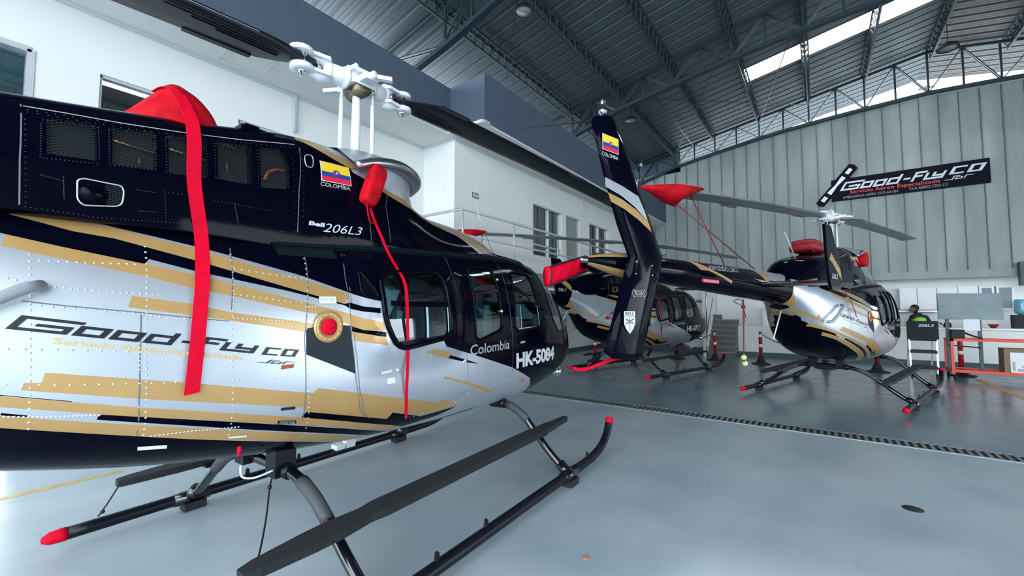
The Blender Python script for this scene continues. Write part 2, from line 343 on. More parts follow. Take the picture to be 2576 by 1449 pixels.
D = json.loads('''{"top":[[-1.859,2.012],[-1.804,2.024],[-1.561,1.988],[-1.203,1.916],[-0.75,1.805],[-0.489,1.724],[-0.386,1.689]],"mid":[[-0.12,1.268],[0.163,1.301],[0.338,1.327],[0.637,1.254],[1.333,1.055],[1.761,0.891]],"belly":[[-1.829,1.154],[-1.429,1.035],[-1.225,0.974],[-0.666,0.818],[-0.345,0.717],[-0.242,0.714],[-0.031,0.695],[0.114,0.742],[0.436,0.775],[0.632,0.814]],"aft":[[-2.799,1.619],[-2.634,1.549],[-2.539,1.51],[-2.491,1.462],[-2.309,1.376],[-1.865,1.225]],"cowlgold":[[-0.686,2.696],[-0.447,2.741],[-0.298,2.715],[-0.135,2.65],[-0.099,2.554],[0.048,2.504],[0.263,2.506],[0.326,2.465],[0.588,2.396],[0.772,2.381],[0.696,2.34],[0.342,2.453],[0.232,2.438],[-0.024,2.469],[-0.131,2.498],[-0.226,2.576],[-0.444,2.627],[-0.662,2.682]],"cowlfwd":[[0.696,2.34],[0.865,2.326],[1.203,2.174]],"paint":[["BODY","gold",[[-1.857,2.013],[-1.805,2.021],[-1.662,1.989],[-1.561,1.984],[-1.395,1.945],[-1.206,1.903],[-1.034,1.855],[-0.84,1.801],[-0.482,1.714],[-0.471,1.689],[-0.506,1.644],[-0.849,1.735],[-1.065,1.796],[-1.253,1.85],[-1.403,1.889],[-1.537,1.925],[-1.666,1.941],[-1.765,1.97],[-1.858,1.996]]],["BODY","black",[[-1.858,1.994],[-1.765,1.969],[-1.666,1.941],[-1.537,1.925],[-1.403,1.889],[-1.253,1.85],[-1.065,1.796],[-0.849,1.735],[-0.506,1.646],[-0.464,1.654],[-0.389,1.63],[-0.28,1.62],[-0.282,1.587],[-0.39,1.597],[-0.467,1.615],[-0.506,1.637],[-0.851,1.715],[-1.069,1.758],[-1.259,1.795],[-1.428,1.839],[-1.445,1.815],[-1.581,1.842],[-1.704,1.867],[-1.847,1.9],[-1.859,1.903]]],["BODY","gold",[[-1.847,1.9],[-1.704,1.867],[-1.581,1.842],[-1.445,1.815],[-1.26,1.777],[-1.121,1.743],[-0.854,1.675],[-0.755,1.652],[-0.469,1.585],[-0.394,1.554],[-0.26,1.527],[-0.249,1.469],[-0.396,1.481],[-0.472,1.51],[-0.58,1.559],[-0.679,1.583],[-0.771,1.597],[-0.96,1.641],[-1.125,1.68],[-1.264,1.707],[-1.436,1.756],[-1.554,1.782],[-1.662,1.805],[-1.761,1.827],[-1.858,1.853]]],["BODY","black",[[-0.472,1.51],[-0.396,1.481],[-0.242,1.463],[-0.243,1.43],[-0.396,1.451],[-0.464,1.476]]],["BODY","gold",[[-0.462,1.473],[-0.243,1.427],[-0.226,1.374],[-0.452,1.416]]],["BODY","gold",[[-1.492,1.668],[-1.275,1.634],[-1.128,1.596],[-0.962,1.569],[-0.773,1.539],[-0.704,1.526],[-0.705,1.469],[-0.774,1.485],[-0.962,1.522],[-1.128,1.554],[-1.275,1.579],[-1.504,1.617]]],["BODY","walk",[[-0.751,1.5],[-0.619,1.524],[-0.472,1.51],[-0.425,1.206],[-0.749,1.354]]],["BODY","gold",[[-1.733,1.359],[-1.632,1.338],[-1.522,1.315],[-1.4,1.289],[-1.265,1.26],[-1.117,1.225],[-0.951,1.187],[-0.761,1.143],[-0.691,1.128],[-0.67,1.154],[-0.399,1.084],[-0.067,0.996],[0.37,0.881],[0.396,0.909],[0.636,0.809],[0.505,0.796],[0.247,0.799],[-0.077,0.891],[-0.105,0.849],[-0.448,0.947],[-0.717,1.023],[-0.748,1.054],[-0.963,1.104],[-1.147,1.146],[-1.309,1.182],[-1.452,1.214],[-1.576,1.245],[-1.689,1.272],[-1.791,1.297],[-1.784,1.325],[-1.74,1.32]]],["BODY","black",[[-1.838,1.285],[-1.654,1.234],[-1.654,1.231],[-1.838,1.282]]],["BODY","gold",[[-1.838,1.28],[-1.722,1.249],[-1.593,1.214],[-1.448,1.174],[-1.305,1.139],[-1.144,1.098],[-0.959,1.051],[-0.742,0.995],[-0.43,0.908],[-0.003,0.786],[0.097,0.727],[0.113,0.687],[-0.41,0.854],[-0.728,0.946],[-0.935,1.001],[-1.111,1.047],[-1.266,1.087],[-1.404,1.121],[-1.527,1.152],[-1.579,1.168],[-1.714,1.205],[-1.835,1.237]]],["BODY","black",[[-0.717,1.023],[-0.448,0.947],[-0.105,0.849],[-0.077,0.891],[0.244,0.793],[0.643,0.8],[0.463,0.75],[0.138,0.724],[0.014,0.768],[-0.427,0.902],[-0.742,0.995]]],["BODY","black",[[-1.834,1.215],[-1.767,1.194],[-1.767,1.186],[-1.833,1.205]]],["BODY","black",[[-1.571,1.164],[-1.443,1.131],[-1.299,1.094],[-1.135,1.051],[-0.948,1.001],[-0.726,0.94],[-0.461,0.863],[-0.104,0.754],[0.06,0.702],[-0.101,0.707],[-0.431,0.813],[-0.709,0.896],[-1.045,0.991],[-1.249,1.05],[-1.424,1.099],[-1.576,1.142]]],["BODY","gold",[[-1.833,1.204],[-1.766,1.184],[-1.574,1.129],[-1.422,1.088],[-1.247,1.039],[-1.043,0.981],[-0.705,0.887],[-0.44,0.808],[-0.172,0.718],[-0.309,0.726],[-0.345,0.717],[-0.666,0.818],[-0.889,0.883],[-1.069,0.933],[-1.225,0.974],[-1.429,1.035],[-1.579,1.08],[-1.711,1.119],[-1.829,1.154]]],["BODY","gold",[[0.119,1.301],[0.222,1.317],[0.404,1.278],[0.405,1.23]]],["BODY","black",[[0.161,1.289],[0.405,1.23],[0.417,1.254],[0.654,1.19],[0.8,1.145],[0.639,1.172]]],["BODY","gold",[[0.374,1.093],[0.629,1.017],[0.925,0.922],[1.106,0.855],[1.016,0.859],[0.685,0.979],[0.362,1.079]]],["BODY","gold",[[1.504,0.943],[1.641,0.899],[1.625,0.868],[1.518,0.892]]],["BODY","gold",[[-2.95,1.9],[-2.95,1.896],[-2.755,1.658],[-2.173,1.454],[-2.224,1.426],[-2.688,1.596],[-2.87,1.688],[-2.95,1.704]]],["BODY","gold",[[-1.857,2.013],[-1.858,1.996],[-2.3,2.06],[-2.3,2.085]]],["BODY","black",[[-1.858,1.994],[-1.859,1.903],[-2.12,1.955],[-2.35,2.06]]],["BODY","black",[[-1.838,1.286],[-1.838,1.281],[-2.2,1.388],[-2.2,1.392]]],["BODY","gold",[[-2.4,1.415],[-1.836,1.28],[-1.834,1.237],[-2.39,1.368]]],["BODY","gold",[[-2.15,1.275],[-1.833,1.204],[-1.829,1.154],[-2.13,1.22]]],["BODY","gold",[[-2.799,1.619],[-2.651,1.573],[-2.616,1.526],[-2.707,1.564]]],["BOOM","gold",[[-5.642,2.163],[-5.543,2.163],[-5.181,2.063],[-4.781,1.968],[-4.775,1.931],[-5.033,1.999],[-5.322,2.06],[-5.5,2.061]]],["BOOM","gold",[[-4.038,2.156],[-3.782,2.162],[-3.628,2.025],[-3.838,2.006]]],["BOOM","silver",[[-3.766,2.163],[-2.878,2.17],[-3.2,2.034],[-3.625,2.015]]],["BOOM","silver",[[-4.199,2.026],[-3.838,2.006],[-3.579,1.999],[-3.971,1.989]]],["COWL","gold",[[1.071,2.394],[1.231,2.261],[1.17,2.223],[0.973,2.383]]]],"win":{"w1":[[-0.26,1.858],[-0.058,1.885],[0.31,1.909],[0.358,1.886],[0.368,1.81],[0.386,1.404],[0.345,1.376],[-0.141,1.339],[-0.194,1.366],[-0.25,1.529],[-0.281,1.816]],"w2":[[0.747,1.985],[1.135,2.012],[1.165,1.974],[1.163,1.431],[1.128,1.381],[0.818,1.347],[0.753,1.371],[0.705,1.885]],"w3":[[1.447,2.005],[1.742,2.03],[1.849,1.998],[1.937,1.442],[1.867,1.406],[1.432,1.398],[1.374,1.447],[1.382,1.938]],"w0":[[-0.388,1.868],[-0.372,1.843],[-0.306,1.735],[-0.292,1.685],[-0.381,1.699],[-0.394,1.74]]},"bars":{"w1":[[-0.199,1.682],[0.361,1.702]],"w1v":[[0.05,1.657],[0.102,1.364]],"w3":[[1.385,1.714],[1.817,1.728]]},"seams":[["BODY",[[-0.435,1.971],[-0.459,1.733],[-0.442,1.383],[-0.391,1.103],[-0.326,0.941],[-0.261,0.889]]],["BODY",[[-0.454,1.969],[-0.477,1.808],[-0.462,1.434],[-0.422,1.158],[-0.364,0.97],[-0.318,0.92]]],["BODY",[[0.548,2.056],[0.497,1.87],[0.512,1.739]]],["BODY",[[1.306,2.111],[1.285,1.766],[1.334,1.263],[1.344,0.953]]],["BODY",[[0.637,1.254],[0.684,0.903]]],["BODY",[[-0.704,1.941],[-0.76,1.449],[-0.728,0.968]]],["BODY",[[-1.804,1.639],[-1.684,1.621],[-1.455,1.593],[-1.275,1.568],[-1.131,1.55],[-1.128,1.556]]],["COWL",[[-1.825,2.446],[-1.825,2.204],[-1.819,2.02]]],["COWL",[[-0.682,2.691],[-0.717,2.335],[-0.722,2.076]]],["COWL",[[0.045,2.636],[-0.041,2.38],[-0.006,2.113]]],["COWL",[[-0.213,2.328],[-0.182,2.095]]],["BODY",[[-1.092,1.932],[-1.119,1.606]]],["BODY",[[-1.461,1.587],[-1.46,1.395],[-1.452,1.22],[-1.437,1.042]]]],"hinge":[[[-1.819,2.436],[-1.706,2.45],[-1.53,2.469],[-1.307,2.504],[-1.034,2.558],[-0.716,2.637]]],"rivets":[["BODY","s",26,[[-1.787,1.824],[-1.777,1.482],[-1.76,1.136]]],["BODY","s",32,[[-1.437,1.9],[-1.444,1.468],[-1.415,1.038]]],["BODY","s",30,[[-1.096,1.898],[-1.119,1.432],[-1.079,0.962]]],["BODY","s",34,[[-0.712,1.915],[-0.759,1.393],[-0.679,0.853]]],["BODY","s",22,[[-1.84,1.725],[-1.728,1.697],[-1.533,1.682],[-1.4,1.674]]],["BODY","s",22,[[-1.783,1.623],[-1.65,1.61],[-1.494,1.593],[-1.358,1.569],[-1.157,1.55]]],["BODY","s",26,[[-1.83,1.457],[-1.699,1.446],[-1.396,1.413],[-1.05,1.382],[-0.794,1.384]]],["BODY","s",26,[[-1.828,1.323],[-1.692,1.304],[-1.457,1.282],[-1.244,1.264],[-0.789,1.234]]],["BODY","s",22,[[-1.825,1.198],[-1.725,1.179],[-1.57,1.16]]],["BODY","s",24,[[-1.388,1.026],[-1.245,1.021],[-1.048,1.002]]],["BODY","s",12,[[-1.761,1.802],[-1.651,1.804],[-1.478,1.812]]],["BODY","s",11,[[-1.09,1.823],[-0.923,1.803],[-0.753,1.791]]],["BODY","s",12,[[-1.102,1.687],[-0.936,1.666],[-0.769,1.647]]],["BODY","s",18,[[-1.106,1.565],[-0.94,1.551],[-0.773,1.546]]],["BODY","s",14,[[-0.747,1.625],[-0.652,1.628],[-0.496,1.629]]],["BODY","s",18,[[0.086,0.808],[0.397,0.818],[0.566,0.837],[0.74,0.876]]],["BODY","s",16,[[0.729,0.896],[1.005,0.906],[1.316,0.937]]],["BODY","s",14,[[0.648,1.244],[0.653,1.077],[0.695,0.902]]],["BODY","s",10,[[-1.466,1.517],[-1.457,1.343]]],["COWL","b",44,[[-1.807,2.427],[-1.531,2.465],[-1.186,2.528],[-0.713,2.647]]],["COWL","b",40,[[-1.807,2.414],[-1.532,2.447],[-1.189,2.507],[-0.722,2.614]]],["COWL","b",16,[[-1.815,2.377],[-1.81,2.208],[-1.802,2.032]]],["COWL","b",40,[[-1.802,2.016],[-1.59,2.009],[-1.225,2.04]]],["COWL","b",26,[[-1.225,2.038],[-1.004,2.05],[-0.742,2.073]]],["COWL","b",14,[[-1.771,2.375],[-1.771,2.228]]],["COWL","b",14,[[-1.601,2.421],[-1.599,2.27]]],["COWL","b",12,[[-1.568,2.413],[-1.566,2.261]]],["COWL","b",12,[[-1.403,2.452],[-1.402,2.28]]],["COWL","b",12,[[-1.365,2.449],[-1.362,2.281]]],["COWL","b",12,[[-1.193,2.487],[-1.194,2.306]]],["COWL","b",12,[[-1.156,2.491],[-1.157,2.305]]],["COWL","b",12,[[-0.982,2.525],[-0.986,2.339]]],["COWL","b",12,[[-0.943,2.523],[-0.949,2.302]]],["COWL","b",14,[[-1.765,2.393],[-1.605,2.419]]],["COWL","b",12,[[-1.565,2.424],[-1.402,2.449]]],["COWL","b",12,[[-1.359,2.458],[-1.191,2.488]]],["COWL","b",10,[[-1.146,2.499],[-0.98,2.526]]],["COWL","b",14,[[-1.764,2.225],[-1.605,2.247]]],["COWL","b",12,[[-1.563,2.253],[-1.404,2.273]]],["COWL","b",12,[[-1.362,2.273],[-1.198,2.292]]],["COWL","b",10,[[-1.153,2.3],[-0.99,2.315]]],["COWL","b",8,[[-1.469,2.161],[-1.405,2.164]]],["COWL","b",8,[[-1.459,2.066],[-1.401,2.069]]],["COWL","b",12,[[-1.367,2.181],[-1.358,2.037]]],["COWL","b",10,[[-1.352,2.175],[-1.196,2.19]]],["COWL","b",18,[[-1.16,2.177],[-0.882,2.178]]],["COWL","b",18,[[-1.067,2.186],[-1.045,2.081]]],["COWL","b",14,[[-1.704,2.162],[-1.698,2.07]]],["COWL","b",10,[[-1.765,2.154],[-1.703,2.145]]],["COWL","b",14,[[-0.749,2.529],[-0.737,2.086]]],["COWL","b",14,[[-0.681,2.62],[-0.689,2.143]]]],"grilles":[[[-1.758,2.402],[-1.611,2.43],[-1.608,2.259],[-1.755,2.247]],[[-1.558,2.431],[-1.408,2.465],[-1.405,2.274],[-1.557,2.257]],[[-1.357,2.467],[-1.202,2.499],[-1.199,2.286],[-1.356,2.272]],[[-1.145,2.501],[-0.994,2.534],[-0.993,2.302],[-1.148,2.296]],[[-0.937,2.542],[-0.827,2.571],[-0.792,2.527],[-0.777,2.462],[-0.78,2.329],[-0.936,2.302]]],"scoop":[[-1.664,2.158],[-1.646,2.17],[-1.522,2.166],[-1.515,2.14],[-1.519,2.072],[-1.642,2.053],[-1.661,2.075]],"scoopc":[[-1.622,2.11]],"scoopg":[[-1.578,2.158],[-1.522,2.163],[-1.517,2.073],[-1.57,2.062]],"port":[[-0.667,2.573],[-0.651,2.59],[-0.617,2.597],[-0.61,2.578],[-0.616,2.531],[-0.627,2.509],[-0.66,2.504],[-0.67,2.528]],"text":{"logo":[[-1.841,1.534],[-1.012,1.379],[-1.802,1.585]],"co":[[-0.982,1.372],[-0.813,1.346],[-0.958,1.41]],"sas":[[-1.003,1.333],[-0.829,1.304],[-0.976,1.349]],"serv":[[-1.726,1.463],[-1.074,1.341],[-1.713,1.497]],"bell":[[-0.654,2.134],[-0.55,2.136],[-0.649,2.162]],"206":[[-0.558,2.107],[-0.283,2.125],[-0.532,2.165]],"colombia_cowl":[[-0.575,2.403],[-0.352,2.425],[-0.574,2.43]],"flag":[[-0.562,2.444],[-0.344,2.464],[-0.559,2.573]],"colombia":[[0.674,1.225],[1.27,1.241],[0.678,1.314]],"hk":[[1.412,1.031],[2.29,1.038],[1.393,1.189]],"white_placard":[[-0.668,1.646],[-0.559,1.648],[-0.667,1.686]],"orange_placard":[[-0.882,1.285],[-0.818,1.287],[-0.878,1.306]],"oval":[[-0.862,1.057],[-0.787,1.052],[-0.863,1.073]],"ground":[[-0.86,0.977],[-0.761,0.96],[-0.865,1.001]],"pink":[[-1.077,0.946],[-0.993,0.936],[-1.08,0.956]],"white2":[[-1.419,0.963],[-1.315,0.948],[-1.424,0.983]],"redtab":[[-0.995,0.823],[-0.971,0.816],[-1.03,0.894]],"label":[[-0.181,1.109],[-0.114,1.108],[-0.188,1.148]],"web":[[-5.318,2.067],[-4.579,2.079],[-5.258,2.129]],"arrow":[[-5.456,1.919],[-5.064,1.914],[-5.502,1.976]],"cap":[[-0.711,1.515],[-0.52,1.509],[-0.616,1.602]],"cap2":[[-0.619,1.512],[-0.568,1.511],[-0.618,1.559]],"duct":[[-0.248,1.182],[-0.15,1.175],[-0.25,1.213]],"handle":[[0.564,1.17],[0.614,1.181],[0.563,1.202]],"doorhandle":[[1.445,1.255],[1.577,1.254],[1.468,1.293]],"doublerA":[[-0.381,1.153],[-0.292,1.154],[-0.392,1.255]]},"strap1":[[-1.262,-0.338,2.584],[-1.266,-0.424,2.457],[-1.259,-0.455,2.268],[-1.242,-0.459,2.128],[-1.213,-0.444,1.972],[-1.24,-0.554,1.761],[-1.254,-0.584,1.605],[-1.264,-0.592,1.436],[-1.271,-0.59,1.305],[-1.274,-0.58,1.212]],"strap2":[[-0.202,-0.455,2.33],[-0.163,-0.461,2.236],[-0.11,-0.462,2.143],[-0.072,-0.506,2.013],[-0.091,-0.63,1.888],[-0.071,-0.657,1.832],[-0.062,-0.682,1.747],[-0.074,-0.712,1.553],[-0.046,-0.69,1.275],[-0.017,-0.65,1.047],[0.068,-0.554,0.822]],"cover1":[[-1.426,-0.31,2.57]],"cover2":[[-0.126,-0.33,2.664],[-0.257,-0.458,2.333],[-0.194,-0.453,2.346],[-0.301,-0.454,2.38]],"h3strap":[[0.311,-0.498,2.039]],"h3strapb":[[-1.495,-0.483,1.866],[-1.546,-0.547,1.554]],"wsedge":[[2.153,1.913],[2.156,1.727],[2.237,1.521],[2.33,1.389]],"h2strap":[[-0.055,-0.633,1.885],[-0.09,-0.714,1.527],[0.061,-0.635,0.983]],"h3ant":[[-2.726,-0.049,2.28],[-2.765,0.162,1.649]],"drip":[[-0.784,2.043],[-0.45,2.052],[-0.017,2.076],[0.481,2.085],[1.049,2.125],[1.32,2.135]]}''')
# ---------------- painted skins ----------------
K = .0115
def P3(tab, x, z, off=0.0, side=-1):
    y = side_y(tab, x, z)
    if y is None: y = .001
    e = .01
    ya = side_y(tab, x+e, z) or y; yb = side_y(tab, x-e, z) or y; yc = side_y(tab, x, z+e); yd = side_y(tab, x, z-e)
    yc = y - .02 if yc is None else yc; yd = y - .02 if yd is None else yd
    n = Vector((-(ya-yb)/(2*e), 1, -(yc-yd)/(2*e))).normalized()
    p = Vector((x, y, z)) + n*off
    return Vector((p.x, p.y*(-1 if side < 0 else 1), p.z))
def dom(tab, poly, step=.05):
    x0, x1 = tab[0][0], tab[-1][0]; out = []; n = len(poly)
    for i in range(n):
        a, b = poly[i], poly[(i+1) % n]
        ta = a[2] if len(a) == 3 else theta_of(tab, a[0], a[1]); tb = b[2] if len(b) == 3 else theta_of(tab, b[0], b[1])
        zmode = len(a) == 2 and len(b) == 2
        k = max(1, int(math.hypot(a[0]-b[0], (a[1]-b[1]) if zmode else (ta-tb)*K) / step))
        for j in range(k):
            t = j/k; x = lerp(a[0], b[0], t)
            th = theta_of(tab, x, lerp(a[1], b[1], t)) if zmode else lerp(ta, tb, t)
            out.append((min(max(x, x0), x1), min(max(th, -90), 90)*K))
    return out
def inside(poly, x, y):
    c = False; n = len(poly); j = n-1
    for i in range(n):
        xi, yi = poly[i]; xj, yj = poly[j]
        if (yi > y) != (yj > y) and x < (xj-xi)*(y-yi)/(yj-yi)+xi: c = not c
        j = i
    return c
def bbox(p): return (min(q[0] for q in p), min(q[1] for q in p), max(q[0] for q in p), max(q[1] for q in p))
def skin(tab, xs, nth, paints, holes):
    """paints: [(index, poly)], holes: {name: poly}; returns {name: (verts2, tris, material per tri)}"""
    V = []; E = []
    ths = [(-90 + 180*j/nth)*K for j in range(nth+1)]
    for x in xs:
        for t in ths: V.append(Vector((x, t)))
    doms = []
    for key, poly in [(i, p) for i, p in paints] + [(k, p) for k, p in holes.items()]:
        d = dom(tab, poly); doms.append((key, d, bbox(d))); o = len(V)
        V += [Vector(q) for q in d]; E += [(o+i, o+(i+1) % len(d)) for i in range(len(d))]
    vs, es, fs, *_ = geometry.delaunay_2d_cdt(V, E, [], 0, 1e-4)
    parts = {}
    for f in fs:
        cx = sum(vs[i][0] for i in f)/len(f); cy = sum(vs[i][1] for i in f)/len(f); key = 0
        for k, d, bb in doms:
            if bb[0] <= cx <= bb[2] and bb[1] <= cy <= bb[3] and inside(d, cx, cy): key = k
        g = 'skin' if isinstance(key, int) else key
        parts.setdefault(g, []).append((tuple(f), key if isinstance(key, int) else 0))
    return vs, parts
def skin_mesh(name, tab, vs, tris, mats, off=0.0, sides=(-1, 1)):
    V = []; F = []; MI = []
    for sd in sides:
        used = {}
        for f, mi in tris:
            idx = []
            for i in f:
                if i not in used:
                    used[i] = len(V); x, th = vs[i][0], vs[i][1]/K; y, z = sec_point(tab, x, th)
                    V.append((x, sd*max(0, y - off), z))
                idx.append(used[i])
            F.append(tuple(idx)); MI.append(mi)
    me = bpy.data.meshes.new(name); me.from_pydata(V, [], F)
    for m in mats: me.materials.append(m)
    for p, mi in zip(me.polygons, MI): p.material_index = mi; p.use_smooth = True
    bm = bmesh.new(); bm.from_mesh(me); bmesh.ops.remove_doubles(bm, verts=bm.verts, dist=2e-4); bmesh.ops.recalc_face_normals(bm, faces=bm.faces); bm.to_mesh(me); bm.free()
    return me
def xs_of(a, b, step, extra=()):
    n = int(round((b-a)/step)); s = {round(a + (b-a)*i/n, 4) for i in range(n+1)} | set(extra); return sorted(s)
PM = [M['silver'], M['gold'], M['black'], M['walk']]; PI = {'silver': 0, 'gold': 1, 'black': 2, 'walk': 3}
def frame_tube(tab, poly, rad, off, side, n=6):
    d = dom(tab, poly, .06); pts = []
    for x, t in d:
        y, z = sec_point(tab, x, t/K); pts.append(Vector((x, side*(y+off), z)))
    # round the ring
    m = MB(); N = len(pts); rings = []
    for i in range(N):
        dr = (pts[(i+1) % N] - pts[i-1]).normalized(); u = Vector((0, 1, 0)); u = (u - dr*u.dot(dr)).normalized(); r = dr.cross(u)
        rings += [pts[i] + (u*math.cos(2*math.pi*k/n) + r*math.sin(2*math.pi*k/n))*rad for k in range(n)]
    m.add(rings, [(i*n+k, i*n+(k+1) % n, ((i+1) % N)*n+(k+1) % n, ((i+1) % N)*n+k) for i in range(N) for k in range(n)], 0, True)
    return m
def round_poly(p, r=.05, k=4):
    out = []; n = len(p)
    for i in range(n):
        a, b, c = Vector(p[i-1][:2]), Vector(p[i][:2]), Vector(p[(i+1) % n][:2])
        u = (a-b); w = (c-b); ra = min(r, u.length*.45, w.length*.45); u.normalize(); w.normalize()
        s, e = b+u*ra, b+w*ra
        for j in range(k+1):
            t = j/k; q = s*(1-t)**2 + b*2*t*(1-t) + e*t*t; out.append((q.x, q.y))
    return out
TAB = {'BODY': BODY, 'COWL': COWL, 'BOOM': BOOM}

# body
top, midl, belly, aft = D['top'], D['mid'], D['belly'], D['aft']
BP = []
BP.append((2, [(-2.95, 2.08)] + [(-2.3, 2.07)] + top + [(-.33, 1.675), (-.27, 1.665), (-.20, 1.45), (-.1, 1.385), (.1, 1.375), (.3, 1.375)] + midl[2:] + [(1.86, .80), (1.95, 0, -70), (2.05, 0, -90), (3.36, 0, -90), (3.36, 0, 90), (-2.95, 0, 90)]))
BP.append((2, [(-2.95, 0, -90), (-2.95, 1.74)] + [(-2.799, 1.66)] + aft[:-2] + [(-2.40, 1.415), (-2.39, 1.37), (-1.84, 1.238)] + belly[:4] + [(-.345, .72), (0, .70), (.45, .695), (.98, .715), (1.05, 0, -78), (1.05, 0, -90)]))
for nm, m_, p in D['paint']:
    if nm == 'BODY': BP.append((PI[m_], p))
bl = .055
W = D['win']; W['w1'] = round_poly([W['w1'][i] for i in (0, 2, 4, 5, 7, 9)], .09); W['w2'] = round_poly([W['w2'][i] for i in (0, 1, 3, 5, 6)], .06)
W['w3'] = round_poly([W['w3'][i] for i in (0, 2, 3, 5, 6)], .06); W['w0'] = round_poly(W['w0'], .02)
HOLES = {'w0': W['w0'], 'w1': W['w1'], 'w2': W['w2'], 'w3': W['w3'],
         'windshield': [(2.16, 0, 80), (2.16, 1.91), (2.18, 1.73), (2.27, 1.50), (2.42, 1.36), (2.9, 1.38), (3.12, 1.44), (3.1, 0, 70), (2.7, 0, 84)],
         'roof_window': round_poly([(1.45, 0), (2.0, 0), (2.0, 1), (1.45, 1)], .1) and [(1.5, 0, 66), (2.0, 0, 66), (2.0, 0, 82), (1.5, 0, 82)],
         }
bx = xs_of(-2.95, 2.9, .055) + xs_of(2.94, 3.22, .035) + [3.245, 3.27, 3.29, 3.31, 3.325, 3.335, 3.342, 3.348, 3.353, 3.357, 3.36]
bvs, bparts = skin(BODY, bx, 44, BP, HOLES)
ME = {'body': skin_mesh('fuselage', BODY, bvs, bparts['skin'], PM)}
for k in HOLES:
    for sd in (-1, 1): ME['pane_%s_%d' % (k, sd)] = skin_mesh('window_pane', BODY, bvs, bparts[k], [M['glass']], .006, (sd,))
# cowling
CG = D['cowlgold']
CP = [(2, [(-2.86, 0, -90), (1.95, 0, -90), (1.95, 0, 90), (-2.86, 0, 90)])]
lower = [(-.68, 2.70), (-.444, 2.627), (-.226, 2.576), (-.1, 2.52), (.0, 2.48), (.2, 2.44), (.34, 2.42), (.55, 2.36), (.70, 2.33), (.86, 2.30), (1.2, 2.14), (1.4, 2.04), (1.47, 2.01)]
CP.append((0, lower + [(1.95, 0, 2), (1.95, 0, 90), (-.68, 0, 90)]))
CP.append((1, [(-.68, 2.735), (-.444, 2.69), (-.226, 2.635), (-.1, 2.575), (.0, 2.535), (.2, 2.495), (.34, 2.465), (.55, 2.40), (.74, 2.365), (.70, 2.33), (.55, 2.36), (.34, 2.42), (.2, 2.44), (.0, 2.48), (-.1, 2.52), (-.226, 2.576), (-.444, 2.627), (-.68, 2.70)]))
CP.append((1, [(.88, 2.345), (1.27, 2.205), (1.25, 2.17), (.85, 2.315)]))
CP.append((1, [(.78, 0, 60), (1.1, 0, 50), (1.45, 0, 40), (1.76, 0, 30), (1.76, 0, 22), (1.4, 0, 31), (1.05, 0, 41), (.78, 0, 50)]))
CH = {'vent%d' % i: [tuple(q) for q in g] for i, g in enumerate(D['grilles'])}
cvs, cparts = skin(COWL, xs_of(-2.86, 1.9, .06) + [1.92, 1.935, 1.945, 1.95], 40, CP, CH)
ME['cowl'] = skin_mesh('engine_cowling', COWL, cvs, cparts['skin'], PM)
OP = [(2, [(-6.75, 0, -90), (-2.75, 0, -90), (-2.75, 0, 90), (-6.75, 0, 90)])] + [(PI[m_], p) for nm, m_, p in D['paint'] if nm == 'BOOM']
ovs, oparts = skin(BOOM, xs_of(-6.75, -2.75, .08), 28, OP, {})
ME['boom'] = skin_mesh('tail_boom', BOOM, ovs, oparts['skin'], PM)

def sdecal(name, key, A, geo, m, off=.003, parent=None, cache=None):
    ck = ('decal', cache)
    if cache and ck in ME: return obj(name, ME[ck], parent)
    bl_, br, tl = (Vector(q) for q in A); V, F = geo[0], geo[1]; mb = MB(); tab = TAB[key]
    vs = []
    for u, v in V:
        q = bl_ + (br-bl_)*u + (tl-bl_)*v; vs.append(P3(tab, q.x, q.y, off))
    mb.add(vs, F); me = mb.mesh(name, m, False)
    if cache: ME[ck] = me
    return obj(name, me, parent)
def grid_rect(u0, v0, u1, v1, n=4, k=4):
    V = [(lerp(u0, u1, i/n), lerp(v0, v1, j/k)) for i in range(n+1) for j in range(k+1)]
    return V, [(i*(k+1)+j, (i+1)*(k+1)+j, (i+1)*(k+1)+j+1, i*(k+1)+j+1) for i in range(n) for j in range(k)], 1
def disc(cu, cv, ru, rv, n=20, star=0):
    V = [(cu, cv)] + [(cu + ru*math.cos(2*math.pi*i/n)*(1 if not star or i % 2 else star), cv + rv*math.sin(2*math.pi*i/n)*(1 if not star or i % 2 else star)) for i in range(n)]
    return V, [(0, 1+i, 1+(i+1) % n) for i in range(n)], 1
FLAG = [('decal_white', grid_rect(-.03, -.04, 1.03, 1.04), 0), ('yellow', grid_rect(0, .5, 1, 1), .0015), ('blue', grid_rect(0, .25, 1, .5), .0015), ('red', grid_rect(0, 0, 1, .25), .0015),
        ('red', disc(.5, .5, .125, .17), .003), ('blue', disc(.5, .5, .1, .14), .0045), ('decal_white', disc(.5, .5, .06, .09, 16, .45), .006)]
def flag_obj(parent, fn, cache):
    if cache not in ME:
        mb = MB(); ms = []
        for i, (m_, g, o) in enumerate(FLAG):
            ms.append(M[m_]); mb.add([fn(u, v, .002 + o) for u, v in g[0]], g[1], i)
        ME[cache] = mb.mesh('flag_decal', ms, False)
    return obj('flag_decal', ME[cache], parent)
